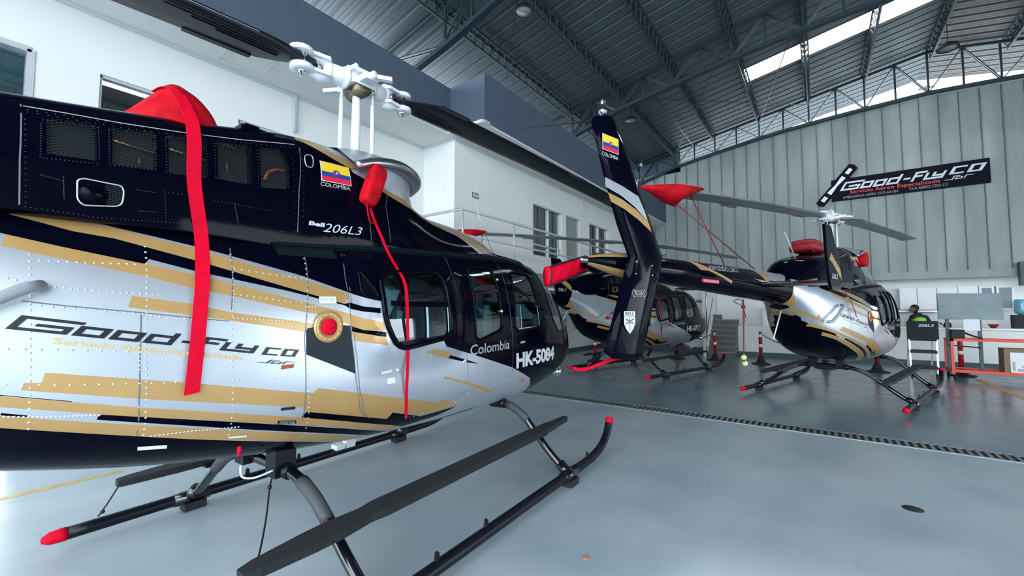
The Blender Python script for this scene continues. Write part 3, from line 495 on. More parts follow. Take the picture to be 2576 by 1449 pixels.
def rivet_mesh(kind, rad, h):
    mb = MB()
    for nm, k, n, pts in D['rivets']:
        if k != kind: continue
        tab = TAB[nm]; seg = [Vector(p) for p in pts]; L = [0]
        for a, b in zip(seg, seg[1:]): L.append(L[-1] + (b-a).length)
        for i in range(n):
            s = L[-1]*i/max(1, n-1); j = max(0, min(len(seg)-2, next((q for q in range(len(L)-1) if L[q+1] >= s-1e-9), 0)))
            t = (s-L[j])/max(1e-6, L[j+1]-L[j]); p = seg[j].lerp(seg[j+1], t)
            c = P3(tab, p.x, p.y, -.0005); tpt = P3(tab, p.x, p.y, h); nn = (tpt-c).normalized(); u = nn.cross(Vector((0,0,1))).normalized(); w = nn.cross(u)
            ring = [c + (u*math.cos(a*math.pi/3) + w*math.sin(a*math.pi/3))*rad for a in range(6)]; r2 = [c + nn*h*.75 + (u*math.cos(a*math.pi/3) + w*math.sin(a*math.pi/3))*rad*.6 for a in range(6)]
            mb.add(ring + r2 + [tpt], [(a, (a+1) % 6, 6+(a+1) % 6, 6+a) for a in range(6)] + [(6+a, 6+(a+1) % 6, 12) for a in range(6)], 0, True)
    return mb
def surf_line(key, pts, w, off=.0015, step=.06):
    tab = TAB[key]; out = []
    for a, b in zip(pts, pts[1:]):
        k = max(1, int(math.hypot(a[0]-b[0], a[1]-b[1])/step))
        for j in range(k): t = j/k; out.append((lerp(a[0], b[0], t), lerp(a[1], b[1], t)))
    out.append(tuple(pts[-1])); V = []
    for i, p in enumerate(out):
        a, b = out[max(0, i-1)], out[min(len(out)-1, i+1)]; d = Vector((b[0]-a[0], b[1]-a[1])).normalized(); n = Vector((-d.y, d.x))
        V.append(P3(tab, p[0]+n.x*w/2, p[1]+n.y*w/2, off)); V.append(P3(tab, p[0]-n.x*w/2, p[1]-n.y*w/2, off))
    return V, [(2*i, 2*i+1, 2*i+3, 2*i+2) for i in range(len(out)-1)]
def clip_line(poly, p, d):
    ts = []
    n = len(poly)
    for i in range(n):
        a, b = Vector(poly[i]), Vector(poly[(i+1) % n]); e = b-a; den = d.x*e.y - d.y*e.x
        if abs(den) < 1e-9: continue
        w = a-p; t = (w.x*e.y - w.y*e.x)/den; s = (w.x*d.y - w.y*d.x)/den
        if -1e-6 <= s <= 1: ts.append(t)
    return (min(ts), max(ts)) if len(ts) >= 2 else None
def lattice(poly, dx=.026, dz=.013, w=.0026):
    mb = MB(); c = sum((Vector(p) for p in poly), Vector((0, 0)))/len(poly)
    for s in (1, -1):
        d = Vector((dx, s*dz)).normalized(); st = Vector((0, 1))*dz*2/ (1)
        for k in range(-40, 41):
            p = c + Vector((0, dz))*k*1.0; r = clip_line(poly, p, d)
            if not r or r[1]-r[0] < .01: continue
            nn = Vector((-d.y, d.x))*w/2; m = max(2, int((r[1]-r[0])/.06)); V = []
            for j in range(m+1):
                q = p + d*lerp(r[0], r[1], j/m); V += [P3(COWL, *(q+nn), .005), P3(COWL, *(q-nn), .005)]
            mb.add(V, [(2*j, 2*j+1, 2*j+3, 2*j+2) for j in range(m)])
    return mb
def part(name, key, fn, mats, parent):
    if key not in ME: ME[key] = fn().mesh(name, mats)
    return obj(name, ME[key], parent)

# ---------------- rotor ----------------
def hub_mb():
    m = MB(); m.box((-.10, -.10, -.045), (.10, .10, .045)); m.tube([(-.30, 0, 0), (.30, 0, 0)], .045, 14)
    m.box((-.13, -.14, .03), (.13, .14, .06)); m.box((-.05, -.2, -.03), (.05, .2, .02)); m.tube([(0, -.24, 0), (0, .24, 0)], .03, 10)
    for x, y, h in ((-.05, .04, .13), (.03, .05, .11), (.05, -.04, .1), (-.04, -.05, .12), (0, 0, .15), (.08, .02, .09)): m.tube([(x, y, .05), (x, y, h)], .014, 8); m.ball((x, y, h), .02, 0, 8)
    m.bar((-.08, 0, .10), (.08, 0, .12), .02, .02); m.bar((0, -.06, .09), (.02, .08, .09), .02, .02)
    m.bar((.02, -.2, .0), (.12, -.3, -.02), .05, .03); m.bar((-.02, .2, .0), (-.12, .3, -.02), .05, .03); return m
def grip_mb():
    m = MB(); m.tube([(.11, 0, 0), (.13, 0, 0), (.135, 0, 0), (.16, 0, 0), (.27, 0, 0)], [.088, .088, .078, .074, .066], 20)
    for s in (-1, 1):
        pl = [(.30, -.055), (.36, -.075), (.50, -.05), (.58, -.055), (.64, -.075), (.70, -.075), (.75, -.04), (.76, 0), (.75, .04), (.70, .075), (.64, .075), (.58, .055), (.50, .05), (.36, .075), (.30, .055)]
        pl = [(.25, -.05), (.28, -.08), (.34, -.068), (.40, -.06)] + [(.465 + .08*math.cos(a), .08*math.sin(a)) for a in [R(-115 + 23*k) for k in range(11)]] + [(.40, .06), (.34, .068), (.28, .08), (.25, .05)]
        m.prism(pl, lambda u, v, t: (u, v, t), s*.048, s*.074)
        m.lathe([(.001, s*.046), (.083, s*.046), (.083, s*.080), (.05, s*.088), (.001, s*.085)], (.465, 0, 0), 'z', 20)
        m.tube([(.27, 0, s*.055), (.34, 0, s*.07), (.42, 0, s*.062)], [.05, .042, .02], 10)
    m.tube([(.24, 0, 0), (.27, 0, 0), (.29, 0, 0)], [.066, .07, .06], 16); return m
def bolt_mb():
    m = MB(); m.lathe([(.001, -.125), (.012, -.125), (.014, -.10), (.024, -.098), (.028, -.085), (.028, -.072), (.04, -.07), (.04, .07), (.05, .072), (.045, .085), (.001, .086)], (.465, 0, 0), 'z', 12)
    m.lathe([(.001, -.03), (.022, -.03), (.022, .03), (.001, .03)], (.34, 0, 0), 'z', 8).tube([(.31, -.03, .01), (.35, .03, -.01)], .018, 8).box((.32, -.05, -.01), (.36, -.03, .03)); return m
def blade_mb():
    m = MB(); st = []
    for x, ch, th, dr in ((.37, .10, .075, 0), (.48, .14, .085, 0), (.56, .22, .07, 0), (.68, .32, .055, 0), (.8, .345, .05, 0), (1.2, .345, .046, -.005), (2, .345, .042, -.02), (3, .335, .040, -.04), (4, .335, .036, -.07), (5, .335, .034, -.11), (5.58, .335, .03, -.14)):
        prof = [(.30, 0), (.26, .42), (.12, .5), (-.1, .42), (-.4, .2), (-.7, .03), (-.7, -.03), (-.4, -.2), (-.1, -.42), (.12, -.5), (.26, -.42)]
        st.append([(x, p[0]*ch, p[1]*th + dr) for p in prof])
    n = 11; v = [q for r in st for q in r]; f = [(i*n+k, i*n+(k+1) % n, (i+1)*n+(k+1) % n, (i+1)*n+k) for i in range(len(st)-1) for k in range(n)]
    f += [tuple(range(n)), tuple(range(len(v)-n, len(v)))]; m.add(v, f, 0, True)
    for x0, x1 in ((.72, 1.12), (3.3, 3.75)): m.box((x0, -.26, -.012 - (.07 if x0 > 3 else 0)), (x1, -.215, .004 - (.07 if x0 > 3 else 0)))
    return m
def tabs_mb():
    m = MB()
    for i in range(4): m.box((.62, -.05 + i*.03, .0), (1.0 + i*.14, -.045 + i*.03, -.033 + 0)); 
    return m

def crosstube_pts(x, side_pts):
    r = [(x, y, z) for y, z in side_pts]; return smooth_path([(x, -y, z) for _, y, z in reversed(r)] + r, 5)
CT = [(.05, .605), (.22, .605), (.40, .585), (.58, .515), (.73, .41), (.90, .275), (1.04, .17), (1.165, .10)]
CTF = [(.05, .66), (.32, .665), (.52, .64), (.68, .555), (.81, .42), (.94, .285), (1.06, .18), (1.165, .10)]

def MB2(v, f):
    m = MB(); m.add(v, f); return m
def make_heli(name, loc, psi, label, rotor, hk, blade_key, detail):
    root = empty(name, (*loc, 0), R(psi)); tag(root, label, 'helicopter')
    body = obj('fuselage', ME['body'], root); cowl = obj('engine_cowling', ME['cowl'], root); boom = obj('tail_boom', ME['boom'], root)
    # windows
    for k, poly in HOLES.items():
        for sd in (-1, 1):
            pn = obj('windshield_pane' if k == 'windshield' else 'window_pane', ME['pane_%s_%d' % (k, sd)], body)
            rad = .02 if k == 'w1' else .011 if k not in ('windshield', 'roof_window', 'chin') else .006
            part('window_frame', 'frame_%s_%d' % (k, sd), lambda: frame_tube(BODY, poly, rad, .002, sd), M['black'], body)
    if detail:
        for i, (a, b, w) in enumerate((((-.2, 1.652), (.375, 1.652), .035), ((-.15, 1.375), (.34, 1.405), .03), ((1.41, 1.68), (1.885, 1.685), .022))): part('window_bar', 'wbar%d' % i, lambda: MB2(*surf_line('BODY', [a, b], w, .008)), M['black'], body)
        def sl():
            m = MB()
            for a, b, w in (((.13, 1.63), (.13, 1.395), .022), ((.35, 1.63), (.352, 1.41), .012), ((-.1, 1.39), (.34, 1.415), .006), ((1.86, 1.66), (1.885, 1.45), .012), ((1.5, 1.66), (1.5, 1.43), .01), ((1.45, 1.425), (1.87, 1.44), .008)): v, f = surf_line('BODY', [a, b], w, .003); m.add(v, f)
            return m
        part('window_slider', 'wslide', sl, M['cyan_trim'], body)
    # cabin interior
    def floor_():
        m = MB(); m.box((-.52, -.50, .93), (2.3, .50, .96)); m.box((-.60, -.50, .96), (-.56, .50, 1.88)); m.box((-.5, .55, .96), (2.2, .57, 1.33)); m.box((-.5, -.57, .96), (2.2, -.55, 1.33)); return m
    part('cabin_floor', 'cabfloor', floor_, M['cabin'], root)
    def seat(x, y, w, face=1):
        m = MB(); m.box((x-.22, y-w/2, .95), (x+.22, y+w/2, 1.16)); m.box((x-.24*face, y-w/2, 1.12), (x-.14*face, y+w/2, 1.78)); m.box((x-.23*face, y-w*.3, 1.80), (x-.15*face, y+w*.3, 1.97)); return m
    for i, (x, y, w, fc) in enumerate(((-.2, -.27, .46, 1), (-.2, .27, .46, 1), (.82, -.28, .44, -1), (.82, .28, .44, -1), (1.5, -.3, .44, 1), (1.5, .3, .44, 1))):
        part('seat', 'seat%d' % i, lambda: seat(x, y, w, fc), M['seat'], root)
    for i, y in enumerate((-.3, .3)):
        def shell():
            m = MB(); m.prism([(1.17, 1.0), (1.20, 1.3), (1.20, 1.55), (1.16, 1.66), (1.10, 1.66), (1.06, 1.5), (1.06, 1.0)], lambda u, v, t: (u, y + t, v), -.2, .2); return m
        part('seat_shell', 'shell%d' % i, shell, M['seat_light'], root)
    def panel():
        m = MB(); m.box((2.45, -.2, 1.0), (2.6, .2, 1.5))
        for i in range(6): m.lathe([(.001, -.012), (.035, -.012), (.035, 0), (.001, .001)], (2.44, -.12 + .12*(i % 3), 1.4 - .12*(i//3)), 'x', 10)
        return m
    part('instrument_panel', 'panel', panel, M['seat'], root)
    # drip rail and step patch
    def drip():
        m = MB(); pts = [(-.87, 1.99), (-.6, 2.01), (-.02, 2.05), (.48, 2.08), (1.05, 2.11), (1.5, 2.13), (1.9, 2.11)]
        v, f = surf_line('BODY', pts, .035, .012); m.add(v, f); v, f = surf_line('BODY', [(p[0], p[1]-.02) for p in pts], .014, .004); m.add(v, f)
        v, f = surf_line('BODY', [(-.86, 1.955), (-.50, 1.965)], .07, .003); m.add(v, f); return m
    part('drip_rail', 'drip', drip, M['drip'], root)
    def lip():
        m = MB(); P = [(-.30, -.44, 2.62), (-.15, -.455, 2.68), (.05, -.44, 2.715), (.24, -.38, 2.715), (.40, -.27, 2.70), (.48, -.12, 2.685), (.50, 0, 2.68)]
        full = smooth_path(P + [(x, -y, z) for x, y, z in reversed(P[:-1])], 4); n = len(full)
        m.tube(full, [.03 + .028*math.sin(math.pi*i/(n-1)) for i in range(n)], 12); return m
    part('intake_lip', 'lip', lip, M['steel'], root)
    def neck():
        m = MB(); A_ = smooth_path([(-.30, -.44, 2.63), (-.15, -.455, 2.70), (.05, -.44, 2.745), (.24, -.37, 2.75), (.40, -.25, 2.735), (.48, -.1, 2.72), (.49, 0, 2.715)], 4)
        B_ = smooth_path([(-.30, -.41, 2.57), (-.15, -.41, 2.54), (.05, -.39, 2.51), (.22, -.35, 2.47), (.38, -.27, 2.44), (.50, -.16, 2.44), (.55, 0, 2.45)], 4)
        Cc = smooth_path([(-.35, -.28, 2.765), (-.2, -.28, 2.80), (0, -.27, 2.82), (.12, -.22, 2.82), (.2, -.15, 2.82), (.24, -.08, 2.82), (.25, 0, 2.82)], 4); n = len(A_)
        for sg in (1, -1):
            v = [(p.x, p.y*sg, p.z) for p in B_] + [(lerp(a.x, b.x, .5) - .03, lerp(a.y, b.y, .5)*sg*.93, lerp(a.z, b.z, .5)) for a, b in zip(A_, B_)] + [(p.x - .01, p.y*sg*.98, p.z - .03) for p in A_]
            m.add(v, [(k*n+i, k*n+i+1, (k+1)*n+i+1, (k+1)*n+i) for k in range(2) for i in range(n-1)], 0, True)
            v = [(p.x, p.y*sg, p.z) for p in A_] + [(p.x, p.y*sg, p.z) for p in Cc] + [(-.35, 0, 2.84)]
            m.add(v, [(i, i+1, n+i+1, n+i) for i in range(n-1)] + [(n+i, n+i+1, 2*n) for i in range(n-1)], 0, True)
        return m
    part('intake_fairing', 'neck', neck, M['silver'], root)
    # exhaust stacks
    for s in (-1, 1):
        part('exhaust_stack', 'exh%d' % s, lambda: MB().tube([(-1.2, s*.10, 2.55), (-1.2, s*.11, 2.64), (-1.25, s*.11, 2.68), (-1.33, s*.12, 2.70)], [.07, .07, .07, .07], 16), M['steel'], root)
    part('cowling_duct', 'duct0', lambda: MB().box((-.98, -.30, 2.66), (-.84, -.05, 2.70)).box((-.96, -.3, 2.66), (-.88, -.12, 2.712)), M['black'], root)
    # mast, controls, rotor
    phi, tilt, hz = rotor
    part('mast', 'mast%s' % hz, lambda: MB().tube([(-.02, 0, 2.6), (-.005, 0, 2.95), (0, 0, hz)], [.04, .036, .034], 18), M['white'], root)
    for i, (x, y) in enumerate(((-.12, .03), (.11, -.06))):
        lk = part('pitch_link', 'link%d%s' % (i, hz), lambda: MB().tube([(x*1.05, y, 2.62), (x*1.03, y, hz-.55), (x, y, hz-.16)], [.016, .018, .016], 10).tube([(x, y, hz-.16), (x, y, hz-.05)], .009, 8), M['white'], root)
        part('rod_end', 'rod%d%s' % (i, hz), lambda: MB().ball((x, y, hz-.05), .022, 0, 10).bar((x, y, hz-.05), (x*.7, y*.7, hz-.02), .025, .02), M['steel'], lk)
    hub = part('rotor_hub', 'hub', hub_mb, M['white'], root); hub.location = (0, 0, hz); hub.rotation_euler = (0, -R(tilt), R(phi))
    part('hub_bearing', 'hubb', lambda: MB().tube([(0, -.09, -.06), (0, .09, -.06)], .07, 14).lathe([(.001, -.12), (.045, -.11), (.055, -.06), (.05, -.02), (.001, -.02)], (0, 0, 0), 'z', 16), M['brass'], hub)
    for i in range(2):
        g = part('blade_grip', 'grip', grip_mb, M['white'], root); g.location = (0, 0, hz); g.rotation_euler = (0, -R(tilt) if i == 0 else R(tilt), R(phi + 180*i))
        part('grip_bolt', 'bolt', bolt_mb, M['chrome'], g)
        b = part('rotor_blade', 'blade' + blade_key, blade_mb, M[blade_key], root); b.location = (0, 0, hz); b.rotation_euler = (0, -R(tilt) if i == 0 else R(tilt), R(phi + 180*i))
        if detail:
            part('blade_root_doubler', 'doubler', lambda: tabs_mb(), M['blade_black'], b)
            part('leading_edge_strip', 'lestrip', lambda: MB().tube([(.8, .1035, 0), (2, .1035, -.02), (3, .1005, -.04), (4, .1005, -.07), (5, .1005, -.11), (5.57, .1005, -.14)], .003, 5), M['decal_white'], b)
    # tail
    fin = part('vertical_fin', 'fin', fin_mb, M['black'], root)
    part('fin_stripe', 'finst', lambda: MB().prism([(-7.225, 2.745), (-7.22, 2.665), (-7.0, 2.62), (-6.8, 2.55), (-6.60, 2.44), (-6.65, 2.53), (-6.75, 2.66), (-6.98, 2.71)], FS, 0, .002), M['silver'], fin)
    part('fin_stripe', 'finsg', lambda: MB().prism([(-7.19, 2.62), (-7.15, 2.545), (-6.97, 2.51), (-6.75, 2.44), (-6.545, 2.35), (-6.59, 2.43), (-6.79, 2.53), (-6.99, 2.59)], FS, 0, .002), M['gold'], fin)
    flag_obj(fin, lambda u, v, o: (lerp(-7.255, -7.045, u), -.205 - o - .004, lerp(2.985, 3.115, v)), 'finflag')
    o_ = plane_text('country_lettering', 'COLOMBIA', M['decal_white'], fin, (-7.265, -.205, 2.93), (.225, 0, 0), (0, 0, .032), (0, -1, 0), .004, 0.0)
    part('fin_bolt', 'finbolt', lambda: [m := MB(), [m.ball((x, -.205, z), .007, 0, 8) for x, z in ((-6.79, 2.05), (-6.80, 1.94), (-6.54, 2.03), (-6.54, 1.94))]][0], M['rivet_s'], fin)
    sh = part('emblem_shield', 'shield', lambda: MB().prism([(-6.99, 1.60), (-6.83, 1.60), (-6.83, 1.49), (-6.86, 1.44), (-6.91, 1.40), (-6.96, 1.44), (-6.99, 1.49)], FS, 0, .002), M['decal_white'], fin)
    plane_text('emblem_lettering', 'BELL', M['decal_black'], sh, (-6.975, -.205, 1.562), (.13, 0, 0), (0, 0, .03), (0, -1, 0), .005, .015)
    def dragon():
        m = MB(); c = (-6.91, 1.51)
        m.prism([(-6.985, 1.552), (-6.835, 1.552), (-6.835, 1.548), (-6.985, 1.548)], FS, .002, .004); m.prism([(-6.914, 1.54), (-6.906, 1.54), (-6.908, 1.42), (-6.912, 1.42)], FS, .002, .004)
        for s in (-1, 1):
            m.prism([(c[0], c[1]+.005), (c[0]+s*.055, c[1]+.026), (c[0]+s*.06, c[1]+.014), (c[0]+s*.01, c[1]-.003)], FS, .002, .004); m.prism([(c[0], c[1]-.003), (c[0]+s*.055, c[1]-.012), (c[0]+s*.05, c[1]-.024), (c[0]+s*.008, c[1]-.012)], FS, .002, .004)
        return m
    part('emblem_dragonfly', 'dragon', dragon, M['decal_black'], sh)
    def pel():
        m = MB(); x0, x1, z0, z1 = -6.86, -6.655, 1.725, 1.80; zc = (z0+z1)/2
        o2 = [(x0-.01, zc), (x0+.02, z1), (x0+.025, z1-.012), (x1-.025, z1-.012), (x1-.02, z1), (x1+.01, zc), (x1-.02, z0), (x1-.025, z0+.012), (x0+.025, z0+.012), (x0+.02, z0)]
        for a, b in zip(o2, o2[1:]+o2[:1]):
            d = Vector((b[0]-a[0], b[1]-a[1])).normalized(); n_ = Vector((-d.y, d.x))*.002
            m.prism([(a[0]+n_.x, a[1]+n_.y), (b[0]+n_.x, b[1]+n_.y), (b[0]-n_.x, b[1]-n_.y), (a[0]-n_.x, a[1]-n_.y)], FS, 0, .002)
        return m
    pb = part('warning_border', 'pelb', pel, M['decal_grey'], fin)
    plane_text('warning_lettering', 'PELIGRO', M['decal_grey'], pb, (-6.835, -.205, 1.745), (.155, 0, 0), (0, 0, .034), (0, -1, 0), .004, .012)
    bc = part('tail_beacon', 'beacon', lambda: MB().lathe([(.001, 3.26), (.022, 3.26), (.022, 3.33), (.036, 3.335), (.036, 3.365), (.026, 3.37), (.026, 3.40), (.023, 3.402), (.026, 3.41), (.022, 3.425), (.024, 3.435), (.018, 3.46), (.001, 3.465)], (-7.19, -.16, 0), 'z', 16), M['chrome'], fin)
    part('antenna_rod', 'frod', lambda: MB().tube([(-7.33, -.16, 3.22), (-8.15, -.16, 2.93)], [.006, .003], 6), M['rubber'], fin)
    for s in (-1, 1):
        part('stabilizer', 'stab%d' % s, lambda: stab_mb(s), M['black'], root)
        if s > 0: continue
        pt = part('stabilizer_end_plate', 'plate%d' % s, lambda: MB().prism([(-4.28, 2.60), (-4.05, 2.60), (-3.76, 2.2), (-3.70, 2.02), (-3.76, 1.86), (-4.10, 1.85), (-4.16, 1.93), (-4.24, 2.24)], lambda u, v, t: (u, s*(.965 + t), v), 0, .028), M['black'], root)
        part('plate_stripe', 'plst%d' % s, lambda: MB().prism([(-4.17, 2.2), (-4.05, 2.16), (-3.72, 1.98), (-3.73, 2.06), (-3.78, 2.12), (-4.1, 2.28)], lambda u, v, t: (u, s*(.993 + t), v), 0, .002), M['gold'], pt)
    plane_text('plate_lettering', '206L3', M['decal_white'], root, (-4.12, -.994, 1.98), (.22, 0, .0), (.02, 0, .06), (0, -1, 0), .003)
    part('tail_cone', 'tcone', cone_mb, [M['black'], M['gold']], root)
    part('cone_light', 'clight', lambda: MB().lathe([(.001, 0), (.03, 0), (.03, -.02), (.022, -.03), (.026, -.045), (.02, -.07), (.001, -.08)], (-7.24, 0, 2.05), 'x', 12), M['steel'], root)
    part('tail_skid', 'tskid', lambda: MB().tube(smooth_path([(-6.70, -.05, 1.19), (-7.0, -.03, 1.15), (-7.28, -.01, 1.10), (-7.42, 0, 1.12)], 5), .016, 10), M['red_bright'], root)
    tr = part('tail_rotor_gearbox', 'trg', lambda: MB().ball((-6.95, .12, 2.05), .1, 0, 14, (1, 1, 1)).tube([(-6.95, .1, 2.05), (-6.95, .36, 2.05)], .035, 12), M['black'], root)
    for sg in (-1, 1):
        part('tail_rotor_blade', 'trb%d' % sg, lambda: MB().bar((-6.95, .36, 2.05), (-6.95 - sg*.1, .36, 2.05 - sg*.02), .05, .05).prism([(-6.95 - sg*.08, 2.09), (-6.95 - sg*.38, 2.01 if sg > 0 else 2.15), (-6.95 - sg*.38, 1.90 if sg > 0 else 2.05), (-6.95 - sg*.08, 1.98)], lambda u, v, t: (u, .35 + t, v), 0, .016), M['blade_grey'], root)
    # landing gear
    for s in (-1, 1):
        pts = smooth_path([(-1.36, s*1.17, .10), (-.5, s*1.17, .10), (.6, s*1.17, .10), (1.7, s*1.17, .10), (2.05, s*1.17, .11), (2.28, s*1.17, .16), (2.42, s*1.17, .25), (2.50, s*1.17, .36)], 4)
        sk = part('skid_tube', 'skid%d' % s, lambda: MB().tube(pts, .042, 14), M['grip'], root)
        part('skid_rear_cap', 'cap%d' % s, lambda: MB().lathe([(.001, -1.47), (.02, -1.465), (.04, -1.43), (.044, -1.38), (.044, -1.35), (.001, -1.35)], (0, s*1.17, .10), 'x', 14), M['red_bright'], sk)
        part('skid_front_cap', 'fcap%d' % s, lambda: MB().tube([(2.49, s*1.17, .35), (2.515, s*1.17, .40)], .045, 14), M['red_bright'] if detail else M['grip'], sk)
        for i, x in enumerate((-.64, 1.5)):
            part('skid_saddle', 'sad%d%d' % (s, i), lambda: MB().tube([(x-.12, s*1.17, .10), (x+.12, s*1.17, .10)], .052, 12).tube([(x, s*1.18, .09), (x, s*1.07, .175)], .05, 12), M['tube'], sk)
            part('skid_shoe', 'shoe%d%d' % (s, i), lambda: MB().box((x-.06, s*1.17-.055, 0), (x+.09, s*1.17+.055, .06)), M['rubber'], sk)
        for i, x in enumerate((-0.22, 0.25, 1.9)):
            part('tie_down_lug', 'lug%d%d' % (s, i), lambda: MB().prism([(x-.02, .13), (x-.012, .185), (x, .195), (x+.012, .185), (x+.02, .13)], lambda u, v, t: (u, s*1.17 + t, v), -.008, .008), M['grip'], sk)
        stp = part('boarding_step', 'step%d' % s, lambda: step_mb(s), M['step'], root)
        for i, x in enumerate((-.64, 1.5)): part('step_bracket', 'sbr%d%d' % (s, i), lambda: MB().box((x-.045, s*.80, .405), (x+.045, s*.92, .43)), M['grip'], stp)
    for i, (x, T_) in enumerate(((-.64, CT), (1.5, CTF))):
        half = smooth_path([(x, y, z) for y, z in T_], 4); full = [Vector((p.x, -p.y, p.z)) for p in reversed(half)] + half
        ct = part('cross_tube', 'ct%d' % i, lambda: MB().tube(full, .034, 16), M['tube'], root)
        for s in (-1, 1):
            seg = [Vector((p.x, s*p.y, p.z)) for p in half if .44 < p.y < .74]
            part('cross_tube_sleeve', 'sleeve%d%d' % (i, s), lambda: MB().tube(seg, .040, 16), M['sleeve'], ct)
            part('cross_tube_mount', 'mount%d%d' % (i, s), lambda: MB().box((x-.07 + .03*i, s*(.15+.13*i), .565 + .05*i), (x+.06-.02*i, s*(.27+.14*i), .74 if i == 0 else .70)).tube([(x-.0, s*(.26+.12*i), .60+.055*i), (x, s*(.32+.13*i), .60+.055*i)], .048, 12), M['grip'], ct)
    # nose light
    sl_ = part('landing_light', 'slight', lambda: MB().ball((3.12, -.18, .775), .068, 0, 20).tube([(2.97, -.05, .88), (3.06, -.13, .82)], .014, 8), M['chrome'], root)
    # lettering and marks
    T = D['text']
    lg = sdecal('side_lettering', 'BODY', T['logo'], logo_geo(), M['decal_black'], .003, root, 'logo'); sdecal('side_lettering', 'BODY', T['co'], co_geo(), M['decal_black'], .003, root, 'co'); sdecal('side_lettering', 'BODY', T['sas'], sas_geo(), M['decal_black'], .003, root, 'sas')
    sdecal('slogan_lettering', 'BODY', T['serv'], text_geo('Servicio Aéreo Especializado', .004), M['decal_gold'], .003, root, 'serv')
    sdecal('door_lettering', 'BODY', T['colombia'], text_geo('Colombia', .012), M['decal_grey'], .004, root, 'colb')
    if hk: sdecal('registration_lettering', 'BODY', T['hk'], text_geo(hk, .042, .95), M['decal_white'], .004, root, 'hk' + hk)
    sdecal('model_lettering', 'COWL', T['bell'], text_geo('Bell', .04), M['decal_white'], .003, root, 'bell')
    sdecal('model_lettering', 'COWL', T['206'], text_geo('206L3', -.005), M['decal_white'], .003, root, '206')
    fl = T['flag']; bl_, br, tl = (Vector(q) for q in fl)
    flag_obj(root, lambda u, v, o: P3(COWL, *(bl_ + (br-bl_)*u + (tl-bl_)*v), o), 'sideflag')
    sdecal('country_lettering', 'COWL', T['colombia_cowl'], text_geo('COLOMBIA', 0.0), M['decal_white'], .003, root, 'ccow')
    sdecal('web_lettering', 'BOOM', T['web'], text_geo('WWW.GOOD-FLY.COM.CO', .01), M['decal_grey'], .003, root, 'web')
    ar = sdecal('danger_arrow', 'BOOM', T['arrow'], ([(0, .5), (.12, 1), (.12, .85), (1, .85), (1, .15), (.12, .15), (.12, 0)], [(0, 1, 2, 3, 4, 5, 6)], 1), M['red'], .003, root, 'arrow')
    a_, b_, c_ = (Vector(q) for q in T['arrow']); sdecal('danger_lettering', 'BOOM', (a_ + (b_-a_)*.14 + (c_-a_)*.3, a_ + (b_-a_)*.97 + (c_-a_)*.3, a_ + (b_-a_)*.14 + (c_-a_)*.7), text_geo('PELIGRO DANGER', .02), M['decal_white'], .005, ar, 'arrowt')
    # fuel cap
    def ring():
        m = MB(); c = P3(BODY, -.615, 1.507, .0)
        m.lathe([(.095, 0), (.095, -.006), (.085, -.012), (.06, -.012), (.055, -.004), (.05, -.004)], (c.x, c.y, c.z), 'y', 24)
        for k in range(14): m.ball((c.x + .073*math.cos(k*.449), c.y-.012, c.z + .073*math.sin(k*.449)), .006, 0, 6)
        return m
    rg = part('filler_ring', 'ring', ring, M['gold'], body)
    def cap():
        c = P3(BODY, -.615, 1.507, 0); m = MB().lathe([(.001, -.018), (.04, -.018), (.05, -.012), (.05, 0), (.001, 0)], (c.x, c.y, c.z), 'y', 24); return m.box((c.x-.012, c.y-.03, c.z-.006), (c.x+.012, c.y-.016, c.z+.006))
    part('filler_cap', 'fcapr', cap, M['red_bright'], body)
    # panel seams
    for i, (key, pts) in enumerate(D['seams']): part('panel_seam', 'seam%d' % i, lambda: MB2(*surf_line(key, pts, .005)), M['seam'], body if key == 'BODY' else cowl)
    part('hinge_line', 'hinge', lambda: [m := MB(), [m.add(*surf_line('COWL', p, .005, .004)) for p in D['hinge']]][0], M['seam_light'], cowl)
    for i, g in enumerate(D['grilles']):
        for sd in (1, -1):
            ck = 'ventskin%d_%d' % (i, sd)
            if ck not in ME: ME[ck] = skin_mesh('cooling_vent', COWL, cvs, cparts['vent%d' % i], [M['dark']], .03, (sd,))
            gr = obj('cooling_vent', ME[ck], cowl)
        if detail and i: part('engine_pipe' if i < 4 else 'hose', 'ventp%d' % i, lambda: vent_panel(g, i), [M['dark'], M['copper'], M['orange_hose']], gr)
        if detail or True: part('vent_mesh', 'lat%d' % i, lambda: lattice(g), M['mesh'], gr)
    def scoop():
        m = MB(); c = D['scoopc'][0]; q = P3(COWL, c[0], c[1], 0); m.ball((q.x + .01, q.y, q.z), .042, 0, 20, (1.15, .8, 1.05)); return m
    sc_ = part('oil_scoop', 'scoop', scoop, M['black'], cowl)
    part('scoop_rim', 'scooprim', lambda: frame_tube(COWL, round_poly(D['scoop'], .03), .0035, .003, -1), M['rivet_s'], sc_)
    part('scoop_mesh', 'scoopm', lambda: lattice(D['scoopg'], .02, .011), M['mesh'], sc_)
    part('inspection_port', 'port', lambda: frame_tube(COWL, round_poly(D['port'], .015), .003, .003, -1), M['rivet_s'], cowl)
    part('whip_antenna', 'whip1', lambda: MB().tube([(-2.45, -.12, 2.42), (-2.72, -.14, 2.62), (-2.95, -.15, 2.78)], [.012, .006, .004], 8), M['white'], root)
    part('belly_antenna', 'whip2', lambda: MB().tube([(-2.75, 0, 1.62), (-3.1, 0, 1.18)], [.012, .008], 8), M['white'], root)
    part('grab_handle', 'fwd_h', lambda: MB().tube([(-2.19, -.43, 1.43), (-2.16, -.50, 1.45), (-2.0, -.545, 1.56), (-1.80, -.565, 1.69), (-1.76, -.52, 1.70)], .023, 10), M['decal_grey'], root)
